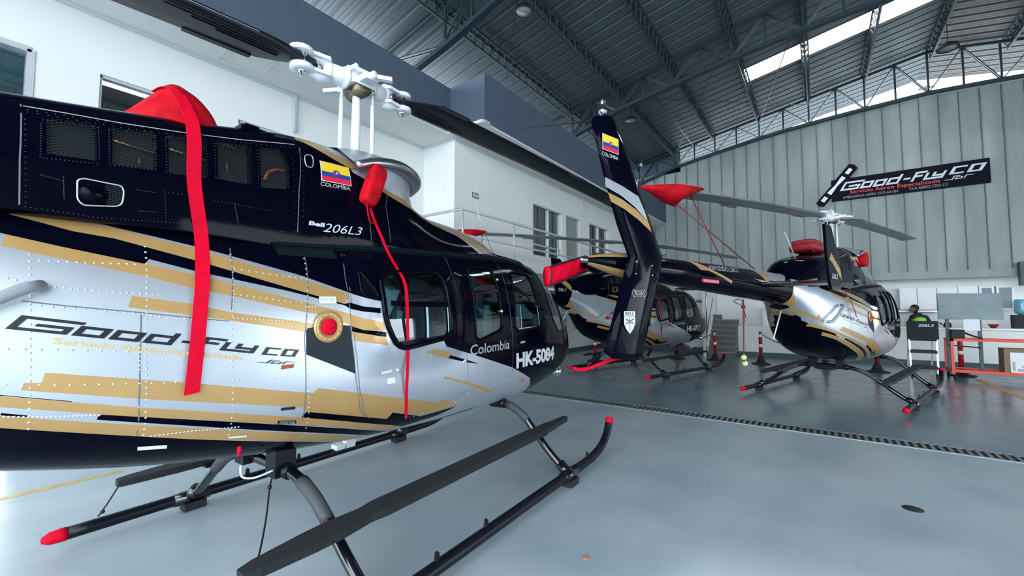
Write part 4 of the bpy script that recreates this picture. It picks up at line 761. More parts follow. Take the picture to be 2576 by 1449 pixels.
    if detail:
        tag(part('rivets', 'riv_s', lambda: rivet_mesh('s', .0052, .003), M['rivet_s'], body), kind='stuff'); tag(part('rivets', 'riv_b', lambda: rivet_mesh('b', .0034, .003), M['rivet_b'], cowl), kind='stuff')
        sdecal('placard', 'BODY', T['white_placard'], grid_rect(0, 0, 1, 1), M['paper'], .003, root)
        sdecal('placard_lettering', 'BODY', [(-.66, 1.655), (-.57, 1.657), (-.66, 1.678)], text_geo('FUEL JET A-1 TURBO'), M['decal_grey'], .004, root)
        sdecal('placard', 'BODY', T['orange_placard'], grid_rect(0, 0, 1, 1), M['orange_hose'], .003, root)
        sdecal('placard', 'BODY', T['oval'], grid_rect(0, 0, 1, 1), M['decal_black'], .003, root)
        gp = sdecal('placard', 'BODY', T['ground'], grid_rect(0, 0, 1, 1), M['decal_black'], .003, root)
        a_, b_, c_ = (Vector(q) for q in T['ground'])
        sdecal('placard_lettering', 'BODY', (a_ + (b_-a_)*.1 + (c_-a_)*.55, a_ + (b_-a_)*.9 + (c_-a_)*.55, a_ + (b_-a_)*.1 + (c_-a_)*.88), text_geo('TIERRA AQUI'), M['decal_white'], .005, gp); sdecal('placard_lettering', 'BODY', (a_ + (b_-a_)*.05 + (c_-a_)*.12, a_ + (b_-a_)*.95 + (c_-a_)*.12, a_ + (b_-a_)*.05 + (c_-a_)*.45), text_geo('GROUND HERE'), M['decal_white'], .005, gp)
        sdecal('placard', 'BODY', T['pink'], grid_rect(0, 0, 1, 1), M['paper'], .003, root)
        sdecal('placard', 'BODY', T['white2'], grid_rect(0, 0, 1, 1), M['paper'], .003, root)
        sdecal('placard', 'BODY', T['label'], grid_rect(0, 0, 1, 1), M['paper'], .003, root)
        p = P3(BODY, -1.0, .86, .004); part('drain_cover', 'redtab', lambda: MB().tube([(p.x, p.y-.01, p.z+.03), (p.x, p.y-.012, p.z-.03)], .011, 8), M['red_bright'], root)
        part('door_latch', 'latch', lambda: [m := MB(), [m.add(*surf_line('BODY', [(a, b), (a+.09, b+.006)], .018, .006)) for a, b in ((-.24, 1.19), (1.47, 1.285))]][0], M['rivet_s'], body)
        part('hinge', 'hng', lambda: [m := MB(), [m.ball(P3(BODY, a, b, .004), .014, 0, 8) for a, b in ((-.1, 1.195), (.59, 1.18), (.61, 1.19), (1.15, 1.6), (1.17, 1.9))]][0], M['rivet_s'], body)
    return root
def FS(u, v, t): return (u, -.205 - t - .001, v)
def fin_mb():
    m = MB(); L = [(-7.35, 3.22), (-7.20, 2.81), (-7.02, 2.38), (-6.86, 2.1), (-6.94, 1.89), (-7.06, 1.61), (-7.22, 1.26)]; Rr = [(-7.04, 3.30), (-6.74, 2.89), (-6.49, 2.45), (-6.28, 2.12), (-6.37, 1.90), (-6.51, 1.55), (-6.64, 1.20)]
    L = [(-7.29, 3.28)] + L + [(-7.10, 1.19)]; Rr = [(-7.08, 3.32)] + Rr + [(-6.68, 1.15)]; n = len(L); rings = []
    for a, b in zip(L, Rr):
        for f_, y in ((0, -.16), (.25, -.192), (.5, -.204), (.75, -.204), (.92, -.19), (1, -.16), (.92, -.13), (.75, -.116), (.5, -.116), (.25, -.128)): rings.append((lerp(a[0], b[0], f_), y, lerp(a[1], b[1], f_)))
    k = 10; m.add(rings, [(i*k+j, i*k+(j+1) % k, (i+1)*k+(j+1) % k, (i+1)*k+j) for i in range(n-1) for j in range(k)] + [tuple(range(k)), tuple(range((n-1)*k, n*k))], 0, True); return m
def stab_mb(s):
    m = MB(); rings = []
    for y in (.12, .5, .97):
        for f_, t in ((0, 0), (.1, .5), (.35, .75), (.7, .5), (1, .06), (1, -.06), (.7, -.3), (.35, -.5), (.1, -.4)): rings.append((lerp(-3.72, -4.12, f_), s*y, 1.945 + t*.05))
    k = 9; m.add(rings, [(i*k+j, i*k+(j+1) % k, (i+1)*k+(j+1) % k, (i+1)*k+j) for i in range(2) for j in range(k)] + [tuple(range(k)), tuple(range(2*k, 3*k))]); return m
def cone_mb():
    m = MB(); n = 16; xs = [-6.55, -6.75, -6.95, -7.1, -7.24]; rs = [.135, .115, .09, .065, .035]; v = []; zc = [2.035, 2.04, 2.045, 2.05, 2.05]
    for x, r_, z in zip(xs, rs, zc):
        for k in range(n): a = 2*math.pi*(k+.5)/n; v.append((x, r_*math.sin(a), z + r_*math.cos(a)))
    for i in range(4):
        for k in range(n):
            ang = 360*(k+1)/n; mi = 1 if (ang < 68 or ang > 300 or 125 < ang < 235) else 0
            m.add([v[i*n+k], v[i*n+(k+1) % n], v[(i+1)*n+(k+1) % n], v[(i+1)*n+k]], [(0, 1, 2, 3)], mi, True)
    m.add(v[-n:], [tuple(range(n))], 0); return m
def step_mb(s):
    m = MB(); yc = s*.90; st = [(-1.17, .03, .455), (-1.10, .05, .458), (-.85, .075, .462), (-.70, .078, .465), (-.52, .06, .468), (-.42, .078, .47), (1.35, .078, .485), (1.40, .06, .487), (1.62, .06, .49), (1.70, .045, .49), (1.95, .03, .495), (1.98, .012, .495)]
    v = []
    for x, w, z in st: v += [(x, yc-w, z), (x, yc+w, z), (x, yc+w, z-.045), (x, yc-w, z-.045)]
    m.add(v, [(i*4+k, i*4+(k+1) % 4, (i+1)*4+(k+1) % 4, (i+1)*4+k) for i in range(len(st)-1) for k in range(4)] + [(0, 1, 2, 3), tuple(len(v)-1-k for k in range(4))]); return m
def vent_panel(g, i):
    m = MB(); c = sum((Vector(p) for p in g), Vector((0, 0)))/len(g)
    def S3(x, z): return P3(COWL, x, z, -.012)
    if i in (1, 2): m.tube([S3(c.x-.10, c.y+.025), S3(c.x+.13, c.y+.0)], .008, 6, 1); m.tube([S3(c.x+.02, c.y-.03), S3(c.x+.02, c.y-.07)], .005, 6, 1)
    if i == 3: m.tube([S3(c.x-.03, c.y+.03), S3(c.x-.03, c.y-.06)], .005, 6, 1); m.tube([S3(c.x-.09, c.y+.11), S3(c.x+.04, c.y+.09)], .005, 6, 1)
    if i == 4: m.tube([S3(c.x-.07, c.y-.10), S3(c.x-.05, c.y-.05), S3(c.x-.01, c.y-.02), S3(c.x+.05, c.y-.01)], .009, 8, 2)
    return m
heli1 = make_heli('helicopter', (1.98, 3.04), 2, 'large black, silver and gold helicopter marked HK-5084 filling the left foreground', (-1.5, 2.6, 3.48), 'HK-5084', 'blade_black', True)
heli2 = make_heli('helicopter', (11.196, 3.994), -13.82, 'helicopter marked HK-4717 parked in the background between the black tail fin and the balcony', (-3.0, 1.8, 3.42), 'HK-4717', 'blade_grey', False)
heli3 = make_heli('helicopter', (10.364, -.219), -15, 'right helicopter with the tall flagged tail fin, before the far banner wall', (-3.0, 2.6, 3.44), None, 'blade_grey', False)
# ---------------- the hangar ----------------
def roofz(y): return 9.62 - .185*abs(y + 2.95)
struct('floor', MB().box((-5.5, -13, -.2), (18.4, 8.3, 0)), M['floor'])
obj_ap = tag(obj('apron', MB().box((-60, -60, -.3), (-5.5, 60, -.02)), None, M['asphalt']), kind='structure')
tag(obj('apron', MB().box((-5.5, -60, -.3), (60, -13, -.02)), None, M['asphalt']), kind='structure'); tag(obj('apron', MB().box((18.4, -13, -.3), (60, 60, -.02)), None, M['asphalt']), kind='structure')
# roof sheeting with ribs running up the slope
def roof_mb(x0, x1, ya, yb, holes=()):
    m = MB(); prof = []
    x = x0
    while x < x1 - .01:
        prof += [(x, 0), (x+.03, .035), (x+.07, .035), (x+.10, 0), (x+.18, 0), (x+.185, .008), (x+.195, .008), (x+.20, 0), (x+.27, 0), (x+.275, .008), (x+.285, .008), (x+.29, 0)]; x += .36
    prof.append((x1, 0))
    for (p, h), (q, h2) in zip(prof, prof[1:]):
        segs = [(ya, yb)]
        for hx0, hx1, hy0, hy1 in holes:
            if hx0 <= (p+q)/2 <= hx1: segs = [(ya, hy0), (hy1, yb)] if hy0 > ya + .01 and hy1 < yb - .01 else ([(hy1, yb)] if hy0 <= ya + .01 else [(ya, hy0)])
        for a, b in segs:
            m.add([(p, a, roofz(a)+h), (q, a, roofz(a)+h2), (q, b, roofz(b)+h2), (p, b, roofz(b)+h)], [(0, 1, 2, 3)])
    return m
struct('ceiling', roof_mb(-6, 19.6, -2.95, 8.6, [(13.9, 14.75, -2.95, 1.62)]), M['roof'])
struct('ceiling', roof_mb(-6, 19.6, -14, -2.95), M['roof_far'])
tag(obj('skylight', MB().add([(13.9, -2.95, roofz(-2.95)+.012), (14.8, -2.95, roofz(-2.95)+.012), (14.8, 1.62, roofz(1.62)+.012), (13.9, 1.62, roofz(1.62)+.012)], [(0, 1, 2, 3)]) or None, None, None), kind='structure') if False else None
sk = MB(); sk.add([(13.88, -2.95, roofz(-2.95)+.02), (14.8, -2.95, roofz(-2.95)+.02), (14.8, 1.66, roofz(1.66)+.02), (13.88, 1.66, roofz(1.66)+.02)], [(0, 1, 2, 3)])
struct('window_1', sk, M['skylight'])
# trusses across the hangar
BZ = [(8.4, 6.6), (6, 7.08), (4.5, 7.5), (2.9, 7.75), (1.2, 8.0), (-.9, 8.16), (-2.95, 8.25), (-5, 8.14), (-7, 7.9), (-9, 7.5), (-12.5, 6.7)]
def bz(y):
    for (a, za), (b, zb) in zip(BZ, BZ[1:]):
        if b <= y <= a: return lerp(za, zb, (a-y)/(a-b))
    return BZ[0][1] if y > BZ[0][0] else BZ[-1][1]
def truss_mb(x, w=.22, th=.065, ymax=8.3):
    m = MB(); ys = [ymax] + [6.1 - .7475*i for i in range(25)]; ys = [y for y in ys if y > -12.8]
    top = [(x, y, roofz(y)-.1) for y in ys]; bot = [(x, y, bz(y)) for y in ys]
    for a, b in zip(top, top[1:]): m.bar(a, b, .13, .09)
    for a, b in zip(bot, bot[1:]): m.bar(a, b, .13, .09)
    for i, (t, b) in enumerate(zip(top, bot)):
        m.bar(t, b, .05, .05, up=(1, 0, 0))
        if i + 1 < len(ys):
            nt, nb = (top[i+1], bot[i+1]) 
            if i % 2 == 0: 
                for dx in (-.045, .045): m.bar((t[0]+dx, t[1], t[2]), (nb[0]+dx, nb[1], nb[2]), .025, .045, up=(1, 0, 0))
            else:
                for dx in (-.045, .045): m.bar((b[0]+dx, b[1], b[2]), (nt[0]+dx, nt[1], nt[2]), .025, .045, up=(1, 0, 0))
    return m
for x, lb in ((.4, 'dark steel roof truss nearest the camera, mostly hidden above the rotor'), (5.98, 'dark steel roof truss above the blue fascia corner, nearer of the two crossing the roof'), (11.55, 'dark steel roof truss in the middle of the roof behind the hanging lamp'), (17.6, 'steel roof truss in front of the bright clerestory opening at the far wall')):
    if x < 1: continue
    tag(obj('roof_truss', truss_mb(x, ymax=8.3), None, M['beam']), lb, 'truss', 'roof trusses')
# lattice purlins
def purlin_mb(y, x0, x1):
    m = MB(); z = roofz(y) - .05; h = .30; w = .16 
    m.bar((x0, y-w/2, z), (x1, y-w/2, z), .035, .05); m.bar((x0, y+w/2, z), (x1, y+w/2, z), .035, .05); m.bar((x0, y, z-h), (x1, y, z-h), .04, .045)
    n = int((x1-x0)/.29); s = (x1-x0)/n
    for i in range(n):
        xa = x0 + i*s; xb = xa + s/2; xc = xa + s
        for sg in (-1, 1): m.bar((xa, y+sg*w/2, z), (xb, y, z-h), .014, .014); m.bar((xb, y, z-h), (xc, y+sg*w/2, z), .014, .014)
    return m
PY = [6.1, 4.63, 3.13, 1.63, .13, -1.4, -2.95, -4.5, -6.0]
PN = ['lattice purlin lowest on the roof slope, just above the blue fascia', 'second lattice purlin up from the fascia', 'third lattice purlin up from the fascia', 'lattice purlin at the lower end of the bright skylight strip', 'lattice purlin crossing the lower half of the skylight strip', 'lattice purlin crossing the upper half of the skylight strip', 'lattice purlin along the roof ridge', 'lattice purlin just past the ridge, at top right', 'lattice purlin farthest past the ridge']
for y, lb in zip(PY, PN): tag(obj('lattice_purlin', purlin_mb(y, -5, 17.6), None, M['beam']), lb, 'purlin', 'lattice purlins under the roof')
for i, (a, b) in enumerate((((11.55, 4.7), (17.5, .2)), ((11.55, 1.7), (17.5, 4.6)), ((11.55, .1), (17.5, 1.6)))):
    m = MB(); m.tube([(a[0], a[1], roofz(a[1])-.3), (b[0], b[1], roofz(b[1])-.3)], .012, 6)
    tag(obj('sag_rod', m, None, M['beam']), ('thin brace rod from the middle truss up toward the ridge', 'thin brace rod falling from the middle truss to the far wall corner', 'thin brace rod below the skylight strip')[i], 'rod', 'roof brace rods')
tag(obj('tie_rod', MB().tube([(11.6, 3.9, roofz(3.9)-.16), (17.6, 3.9, roofz(3.9)-.16)][:1] + [(17.6, 3.9, roofz(3.9)-.16)], .02, 6), None, M['beam']), 'round tie pipe running under the roof sheets between trusses', 'pipe')
# far wall
wl = MB(); top = [(8.4, 6.75), (4.41, 7.5), (1.26, 7.98), (-1.44, 8.22), (-2.94, 8.2), (-4.75, 8.1), (-9, 7.5), (-13, 6.8)]
for (a, za), (b, zb) in zip(top, top[1:]): wl.add([(17.75, a, 2.72), (17.75, b, 2.72), (17.75, b, zb), (17.75, a, za), (17.9, a, 2.72), (17.9, b, 2.72), (17.9, b, zb), (17.9, a, za)], [(0, 1, 2, 3), (7, 6, 5, 4), (3, 2, 6, 7), (0, 4, 5, 1)])
def wtop(y):
    for (a, za), (b, zb) in zip(top, top[1:]):
        if b <= y <= a: return lerp(za, zb, (a-y)/(a-b))
    return 6.8
y = 8.1; sd_ = MB()
while y > -13:
    sd_.box((17.71, y-.009, 2.80), (17.752, y+.009, wtop(y)-.02)); y -= .43
struct('wall_far', wl, M['cladding']); struct('trim_8', sd_, M['seam_dark'])
struct('wall_far', MB().box((18.3, -13, 0), (18.45, 8.2, 2.75)).box((17.75, -13, 2.74), (18.4, 8.2, 2.80)), M['wall'])
tf = MB(); tf.box((17.69, -13, 2.58), (17.78, 8.2, 2.80)); struct('trim_1', tf, M['cladding'])
g = MB()
for (a, za), (b, zb) in zip(top, top[1:]): g.bar((17.72, a, za+.02), (17.72, b, zb+.02), .05, .05)
struct('trim_2', g, M['alu'])
struct('wall_far', MB().box((17.75, 4.45, 7.3), (17.8, 8.4, 8.4)), M['fascia'])
# left building: upper storey walls, soffit, fascia
struct('wall_left', MB().box((-6, 6.94, 0), (6.2, 7.1, 5.25)).box((6.2, 6.01, 2.6), (6.35, 7.1, 5.25)).box((6.35, 6.01, 2.6), (12.0*.86+.33, 6.16, 5.25)).box((12.0*.86+.33, 6.01, 4.46), (14.25, 6.16, 5.25)).box((10.65, 6.01, 2.6), (17.75, 6.16, 5.25)) if False else MB().box((-6, 6.94, 0), (.2, 7.1, 5.25)).box((.2, 6.94, 4.47), (.5, 7.1, 5.25)).box((.5, 6.94, 0), (1.05, 7.1, 5.25)).box((1.05, 6.94, 4.47), (2.15, 7.1, 5.25)).box((2.15, 6.94, 0), (2.55, 7.1, 5.25)).box((1.05, 6.94, 0), (2.15, 7.1, 3.3)).box((2.55, 6.94, 4.47), (3.7, 7.1, 5.25)).box((2.55, 6.94, 0), (3.7, 7.1, 3.3)).box((3.7, 6.94, 0), (6.2, 7.1, 5.25)), M['wall'])
struct('wall_left', MB().box((6.2, 6.01, 2.6), (6.35, 7.1, 5.25)).box((6.35, 6.01, 2.6), (9.15, 6.16, 5.25)).box((9.15, 6.01, 4.44), (10.66, 6.16, 5.25)).box((9.15, 6.01, 2.6), (10.66, 6.16, 3.06)).box((10.66, 6.01, 2.6), (10.93, 6.16, 5.25)).box((10.93, 6.01, 4.46), (11.8, 6.16, 5.25)).box((11.8, 6.01, 2.6), (12.48, 6.16, 5.25)).box((12.48, 6.01, 4.48), (14.02, 6.16, 5.25)).box((12.48, 6.01, 2.6), (14.02, 6.16, 3.1)).box((14.02, 6.01, 2.6), (17.75, 6.16, 5.25)), M['wall'])
struct('wall_left', MB().box((6.2, 8.05, 0), (18.3, 8.2, 2.6)), M['wall'])
struct('baseboard_left', MB().box((6.2, 8.02, 0), (18.3, 8.05, .14)), M['basebd'])
struct('trim_3', MB().box((-6, 5.97, 5.18), (5.95, 7.1, 5.24)).box((5.95, 5.07, 5.18), (18, 7.1, 5.24)).box((-6, 7.08, 5.2), (18, 8.5, 5.3)), M['soffit'])
struct('trim_4', MB().box((-6, 5.96, 5.22), (6.08, 6.06, 6.14)).box((6.02, 5.06, 5.22), (6.12, 6.06, 6.16)).box((6.12, 5.06, 5.22), (17.75, 5.16, 6.18)), M['fascia'])
struct('trim_5', MB().box((-6, 6.06, 6.08), (6.1, 8.5, 6.12)).box((6.12, 5.16, 6.10), (17.75, 8.5, 6.14)), M['fascia'])
tr = MB().box((-6, 6.90, 5.14), (6.2, 6.94, 5.18)).box((6.16, 6.0, 5.14), (6.2, 6.94, 5.18)).box((6.2, 5.97, 5.13), (17.75, 6.01, 5.18)).box((5.99, 5.03, 5.19), (6.16, 5.12, 5.24))
struct('trim_6', tr, M['alu'])
# balcony slab
struct('trim_7', MB().box((5.4, 5.1, 2.45), (17.75, 8.1, 2.60)), M['wall'])
# conduits and hatch on soffit
tag(obj('conduit', MB().bar((3.36, 6.90, 4.55), (3.36, 6.90, 5.16), .05, .04), None, M['alu']), 'white vertical conduit high on the plaster wall, under the soffit left of the rotor mast', 'conduit')
tag(obj('conduit', MB().bar((11.98, 5.98, 4.60), (11.98, 5.98, 5.14), .06, .04), None, M['alu']), 'short white conduit under the soffit between the balcony doorway and the dark balcony window', 'conduit')
hx, hy = 2.55, 6.35
tag(obj('ceiling_hatch', MB().bar((2.2, 6.2, 5.175), (2.75, 6.2, 5.175), .015, .012).bar((2.2, 6.75, 5.175), (2.75, 6.75, 5.175), .015, .012).bar((2.2, 6.2, 5.175), (2.2, 6.75, 5.175), .015, .012).bar((2.75, 6.2, 5.175), (2.75, 6.75, 5.175), .015, .012), None, M['alu']), 'square access hatch outline in the white soffit', 'hatch')
def win(name, x0, x1, z0, z1, y, splits, pane='wall_glass', blind=False, sill=None):
    r = empty(name, (x0, y, z0)); r['kind'] = 'structure'; w, h = x1-x0, z1-z0; m = MB(); t = .05
    for a, b in (((0, 0, 0), (w, 0, 0)), ((0, 0, h), (w, 0, h)), ((0, 0, 0), (0, 0, h)), ((w, 0, 0), (w, 0, h))): m.bar(a, b, .08, t, up=(0, 0, 1) if a[2] == b[2] else (1, 0, 0))
    for s in splits:
        if s[0] == 'v': m.bar((s[1]*w, 0, 0), (s[1]*w, 0, h), .06, .045, up=(1, 0, 0))
        else: m.bar((0, 0, s[1]*h), (w, 0, s[1]*h), .06, .045)
    obj('window_frame', m, r, M['alu']); obj('window_pane', MB().box((0, .02, 0), (w, .028, h)), r, M['wall_glass'])
    if blind: obj('window_blind', MB().box((.02, .06, 0), (w-.02, .07, h)), r, M['curtain'])
    else: obj('room_shade_sheet', MB().box((-.3, 1.0, -.3), (w+.3, 1.05, h+.3)), r, M['dark'])  # dark sheet stands in for the unlit room behind the pane
    return r
win('window_2', 1.05, 2.15, 3.3, 4.46, 7.0, [('v', .56)])
win('window_3', 2.55, 3.7, 3.3, 4.46, 7.0, [('v', .5)])
win('window_4', 9.15, 10.66, 3.06, 4.44, 6.07, [('v', .55), ('h', .22)], blind=True)
win('window_5', 12.48, 14.02, 3.1, 4.48, 6.07, [('v', .5)])
d1 = empty('door_1', (10.93, 6.07, 2.6)); d1['kind'] = 'structure'
m = MB(); m.bar((0, 0, 0), (0, 0, 1.86), .08, .06, up=(1, 0, 0)).bar((.87, 0, 0), (.87, 0, 1.86), .08, .06, up=(1, 0, 0)).bar((0, 0, 1.86), (.87, 0, 1.86), .08, .06).bar((0, 0, .5), (.87, 0, .5), .05, .06); obj('door_frame', m, d1, M['alu'])
obj('door_pane', MB().box((0, .03, 0), (.87, .04, 1.86)), d1, M['curtain'])
d2 = empty('door_2', (.2, 6.98, 2.6)); d2['kind'] = 'structure'
m = MB(); m.bar((.3, 0, 0), (.3, 0, 1.88), .1, .06, up=(1, 0, 0)).bar((-.4, 0, 1.88), (.3, 0, 1.88), .1, .06); obj('door_frame', m, d2, M['alu']); obj('door_pane', MB().box((-.4, .05, 0), (.3, .06, 1.85)), d2, M['wall_glass']); obj('room_shade_sheet', MB().box((-1.2, 1.2, -.2), (1.0, 1.25, 2.2)).box((-.5, .15, 1.84), (.3, 1.2, 1.9)), d2, M['cabin'])  # dark sheets paint the shaded interior behind this door
# balcony railing: one thing, posts as parts
rl = empty('balcony_railing', (5.46, 5.08, 2.6)); tag(rl, 'white tubular balcony railing with two rails along the upper floor', 'railing')
obj('top_rail', MB().tube([(0, 1.9, .82), (0, 0, .82), (12.3, 0, .82)], .026, 10), rl, M['rail']); obj('middle_rail', MB().tube([(0, 1.9, .36), (0, 0, .36), (12.3, 0, .36)], .02, 10), rl, M['rail'])
for x in (0, 1.55, 3.35, 5.2, 7.0, 8.8, 10.6, 12.2): obj('post', MB().tube([(x, 0, 0), (x, 0, .82)], .02, 10), rl, M['rail'])
def sign(name, o, w, h, ax, label, lines, base='green'):
    r = empty(name, o); tag(r, label, 'sign'); ux = Vector(ax); m = MB(); n = ux.cross(Vector((0, 0, 1)))
    m.add([(0, 0, 0), tuple(ux*w), tuple(ux*w + Vector((0, 0, h))), (0, 0, h)] + [tuple(Vector(p) - n*.01) for p in ((0, 0, 0), tuple(ux*w), tuple(ux*w + Vector((0, 0, h))), (0, 0, h))], [(0, 1, 2, 3), (7, 6, 5, 4), (0, 4, 5, 1), (1, 5, 6, 2), (2, 6, 7, 3), (3, 7, 4, 0)])
    obj('sign_plate', m, r, M[base])
    b = MB(); 
    for u0, v0, u1, v1 in lines: b.add([tuple(ux*w*u + Vector((0, 0, h*v)) + n*.003) for u, v in ((u0, v0), (u1, v0), (u1, v1), (u0, v1))], [(0, 1, 2, 3)])
    obj('sign_marking', b, r, M['paper']); return r
sign('wall_sign', (6.75, 6.0, 4.13 - .07), .21, .12, (1, 0, 0), 'small green safety sign on the white upper wall above the balcony rail', [(.08, .2, .42, .45), (.08, .58, .42, .8), (.5, .2, .6, .8), (.68, .25, .9, .7)])
sign('wall_sign', (17.70, 5.40, 3.9), .30, .2, (0, -1, 0), 'green and white striped exit sign on the far wall beside the black tail fin', [(.0, .4, 1, .62), (.0, .85, 1, 1)])
pf = [(14.15, 14.66, .80, 1.80, 'printed notice pinned on the white lower wall left of the second helicopter body'), (15.1, 15.5, .76, 1.65, 'smaller printed notice on the lower wall nearer the far corner')]
for x0, x1, z0, z1, lb in pf:
    r = empty('notice', (x0, 8.04, z0)); tag(r, lb, 'notice', 'wall notices'); obj('sheet', MB().box((0, -.012, 0), (x1-x0, 0, z1-z0)), r, M['paper']); b = MB(); w, h = x1-x0, z1-z0
    for i in range(4):
        for j in range(3): b.box((w*(.1+.28*j), -.016, h*(.12+.22*i)), (w*(.1+.28*j)+w*.2, -.013, h*(.12+.22*i)+h*.15))
    obj('printed_block', b, r, M['decal_grey'])
# far left door and stairs
d3 = empty('door_3', (17.7, 4.12, .14)); d3['kind'] = 'structure'
obj('door_leaf', MB().box((0, -.58, 0), (.05, 0, 1.93)), d3, M['white']); obj('door_frame', MB().box((-.02, -.68, 0), (.04, -.58, 2.05)).box((-.02, 0, 0), (.04, .12, 2.05)).box((-.02, -.68, 1.95), (.04, .12, 2.05)), d3, M['white'])
obj('door_sign', MB().box((-.03, -.40, 1.80), (-.005, -.12, 1.88)), d3, M['decal_black']); obj('door_handle', MB().bar((-.04, -.42, .98), (-.04, -.30, .98), .02, .02), d3, M['steel'])
struct('wall_far', MB().box((17.75, 3.4, 0), (17.9, 8.05, 2.74)), M['wall']); struct('baseboard_far', MB().box((17.68, 3.5, 0), (17.75, 8.02, .2)), M['basebd'])
struct('wall_partition', MB().box((16.2, 3.28, 0), (17.9, 3.42, 2.5)), M['wall'])
st = empty('staircase', (16.22, 2.46, 0)); tag(st, 'grey stone staircase rising by the far wall behind the striped bollard', 'staircase')
for i in range(8):
    w = .90 if i < 7 else .25
    obj('stair_step', MB().box((.16*i, max(0, .80-w), .185*i), (1.33, .81, .185*(i+1)-.03)).box((.16*i-.035, max(0, .80-w), .185*(i+1)-.03), (1.33, .81, .185*(i+1)), 1), st, [M['stair'], M['stair_tread_lit']])
hr = empty('stair_handrail', (16.1, 3.275, 0)); tag(hr, 'grey steel handrail beside the stone stairs', 'handrail')
obj('rail', MB().bar((0, 0, .85), (1.25, 0, 2.1), .03, .09).tube([(0, 0, 0), (0, 0, .85)], .02, 8).tube([(.05, 0, .85), (.05, 0, 2.9)], .02, 8), hr, M['steel'])
# half wall with worktop
struct('wall_right_unseen', MB().box((-5.5, -13.1, -.2), (5.0, -12.9, 7.9)).box((5.0, -13.1, 3.8), (17.2, -12.9, 7.9)).box((17.2, -13.1, -.2), (18.4, -12.9, 7.9)), M['cladding'])  # unseen wall added to darken reflections; gap shaped to let daylight in
struct('wall_half', MB().box((17.2, -12, 0), (17.32, 2.45, 1.06)), M['wall']); struct('baseboard_half', MB().box((17.17, -12, 0), (17.2, 2.45, .16)), M['basebd'])
struct('wall_behind', MB().box((17.95, -.3, 0), (18.0, 3.28, 2.7)), M['wall'])
wt = tag(obj('worktop', MB().box((17.12, -12, 1.07), (17.55, -1.6, 1.13)), None, M['white']), 'long white worktop on the half wall behind the right helicopter', 'worktop')
# shelf cabinet seen through gap
cb = empty('side_cabinet', (17.6, .95, 0)); tag(cb, 'tall white slatted cabinet behind the half wall, right of the stairs', 'cabinet')
obj('body', MB().box((0, 0, 0), (.3, .75, 1.75)), cb, M['wall'])
for i in range(6): obj('drawer', MB().box((-.015, .05, .95+.13*i), (0, .66, 1.06+.13*i)), cb, M['white'])
obj('side_strip', MB().box((-.03, -.09, .6), (.02, 0, 1.9)), cb, M['steel'])
# wall cabinets
def wall_cab(y, w, lb, glass=False, h=.68, z=1.64):
    r = empty('wall_cabinet', (17.95, y, z)); tag(r, lb, 'cabinet', 'white wall cabinets'); obj('body', MB().box((.02, -w, 0), (.35, 0, h)), r, M['white'])
    if glass:
        obj('door', MB().box((-.01, -w, 0), (.02, -w+.05, h)).box((-.01, -.05, 0), (.02, 0, h)).box((-.01, -w, 0), (.02, 0, .05)).box((-.01, -w, h-.05), (.02, 0, h)), r, M['white']); obj('door_panel', MB().box((.0, -w+.05, .05), (.015, -.05, h-.05)), r, M['board'])
    else: obj('door', MB().box((0, -w+.015, .015), (.022, -.015, h-.015)), r, M['white'])
wall_cab(-2.02, .40, 'white wall cabinet left above the bending worker'); wall_cab(-2.43, .42, 'white wall cabinet directly above the worker in the vest'); wall_cab(-2.86, .44, 'white wall cabinet at the left edge of the grey covered board'); wall_cab(-3.31, .42, 'white wall cabinet hidden behind the grey covered board', h=.70)
wall_cab(-3.74, .30, 'narrow glass front cabinet above the right end of the grey board', True); wall_cab(-4.08, .34, 'glass front cabinet just right of the grey covered board', True)
tag(obj('shelf', MB().box((17.9, -2.85, 1.58), (18.3, -1.9, 1.62)), None, M['steel']), 'thin grey shelf board under the wall cabinets behind the worker', 'shelf')
# dark column at far right
tag(obj('dark_post', MB().box((17.4, -4.75, 2.3), (17.6, -4.42, 2.95)), None, M['basebd']), 'dark bracket at the right edge under the metal cladding', 'bracket')
# banner and emblem on the far wall
bn = empty('banner', (17.66, 0, 0)); tag(bn, 'long black company banner with white and red lettering on the far wall', 'banner')
obj('banner_sheet', MB().box((0, -4.05, 5.28), (.03, -.42, 6.0)), bn, M['bannerblack'])
N = (-1, 0, 0)
plane_text('banner_lettering', '', M['decal_white'], bn, (0, -.64, 5.60), (0, -2.46, 0), (0, -.15, .28), N, .004, 0, logo_geo())
plane_text('banner_lettering', '', M['decal_white'], bn, (0, -3.2, 5.66), (0, -.68, 0), (0, -.12, .22), N, .004, 0, co_geo())
plane_text('banner_lettering', '', M['decal_white'], bn, (0, -3.12, 5.50), (0, -.55, 0), (0, -.06, .11), N, .004, 0, sas_geo())
plane_text('banner_slogan', 'Servicio Aéreo Especializado', M['redtext'], bn, (0, -.90, 5.43), (0, -2.12, 0), (0, 0, .15), N, .004, .008)
plane_text('banner_small_lettering', 'AMBULANCIA AEREA CDO-AA-034', M['decal_grey'], bn, (0, -.72, 5.33), (0, -1.36, 0), (0, 0, .08), N, .004)
plane_text('banner_small_lettering', 'TAXI AEREO CDO-121', M['decal_grey'], bn, (0, -2.32, 5.34), (0, -.86, 0), (0, 0, .085), N, .004)
em = empty('rotor_emblem', (17.64, 0, 0)); tag(em, 'black rotor blade shaped emblem with white dashes at the left end of the banner', 'emblem')
A_, B_ = Vector((-.09, 5.22)), Vector((-1.02, 6.38)); dd = (B_-A_).normalized(); nn = Vector((-dd.y, dd.x)); L_ = (B_-A_).length
def E2(s, w): p = A_ + dd*s*L_ + nn*w; return (p.x, p.y)
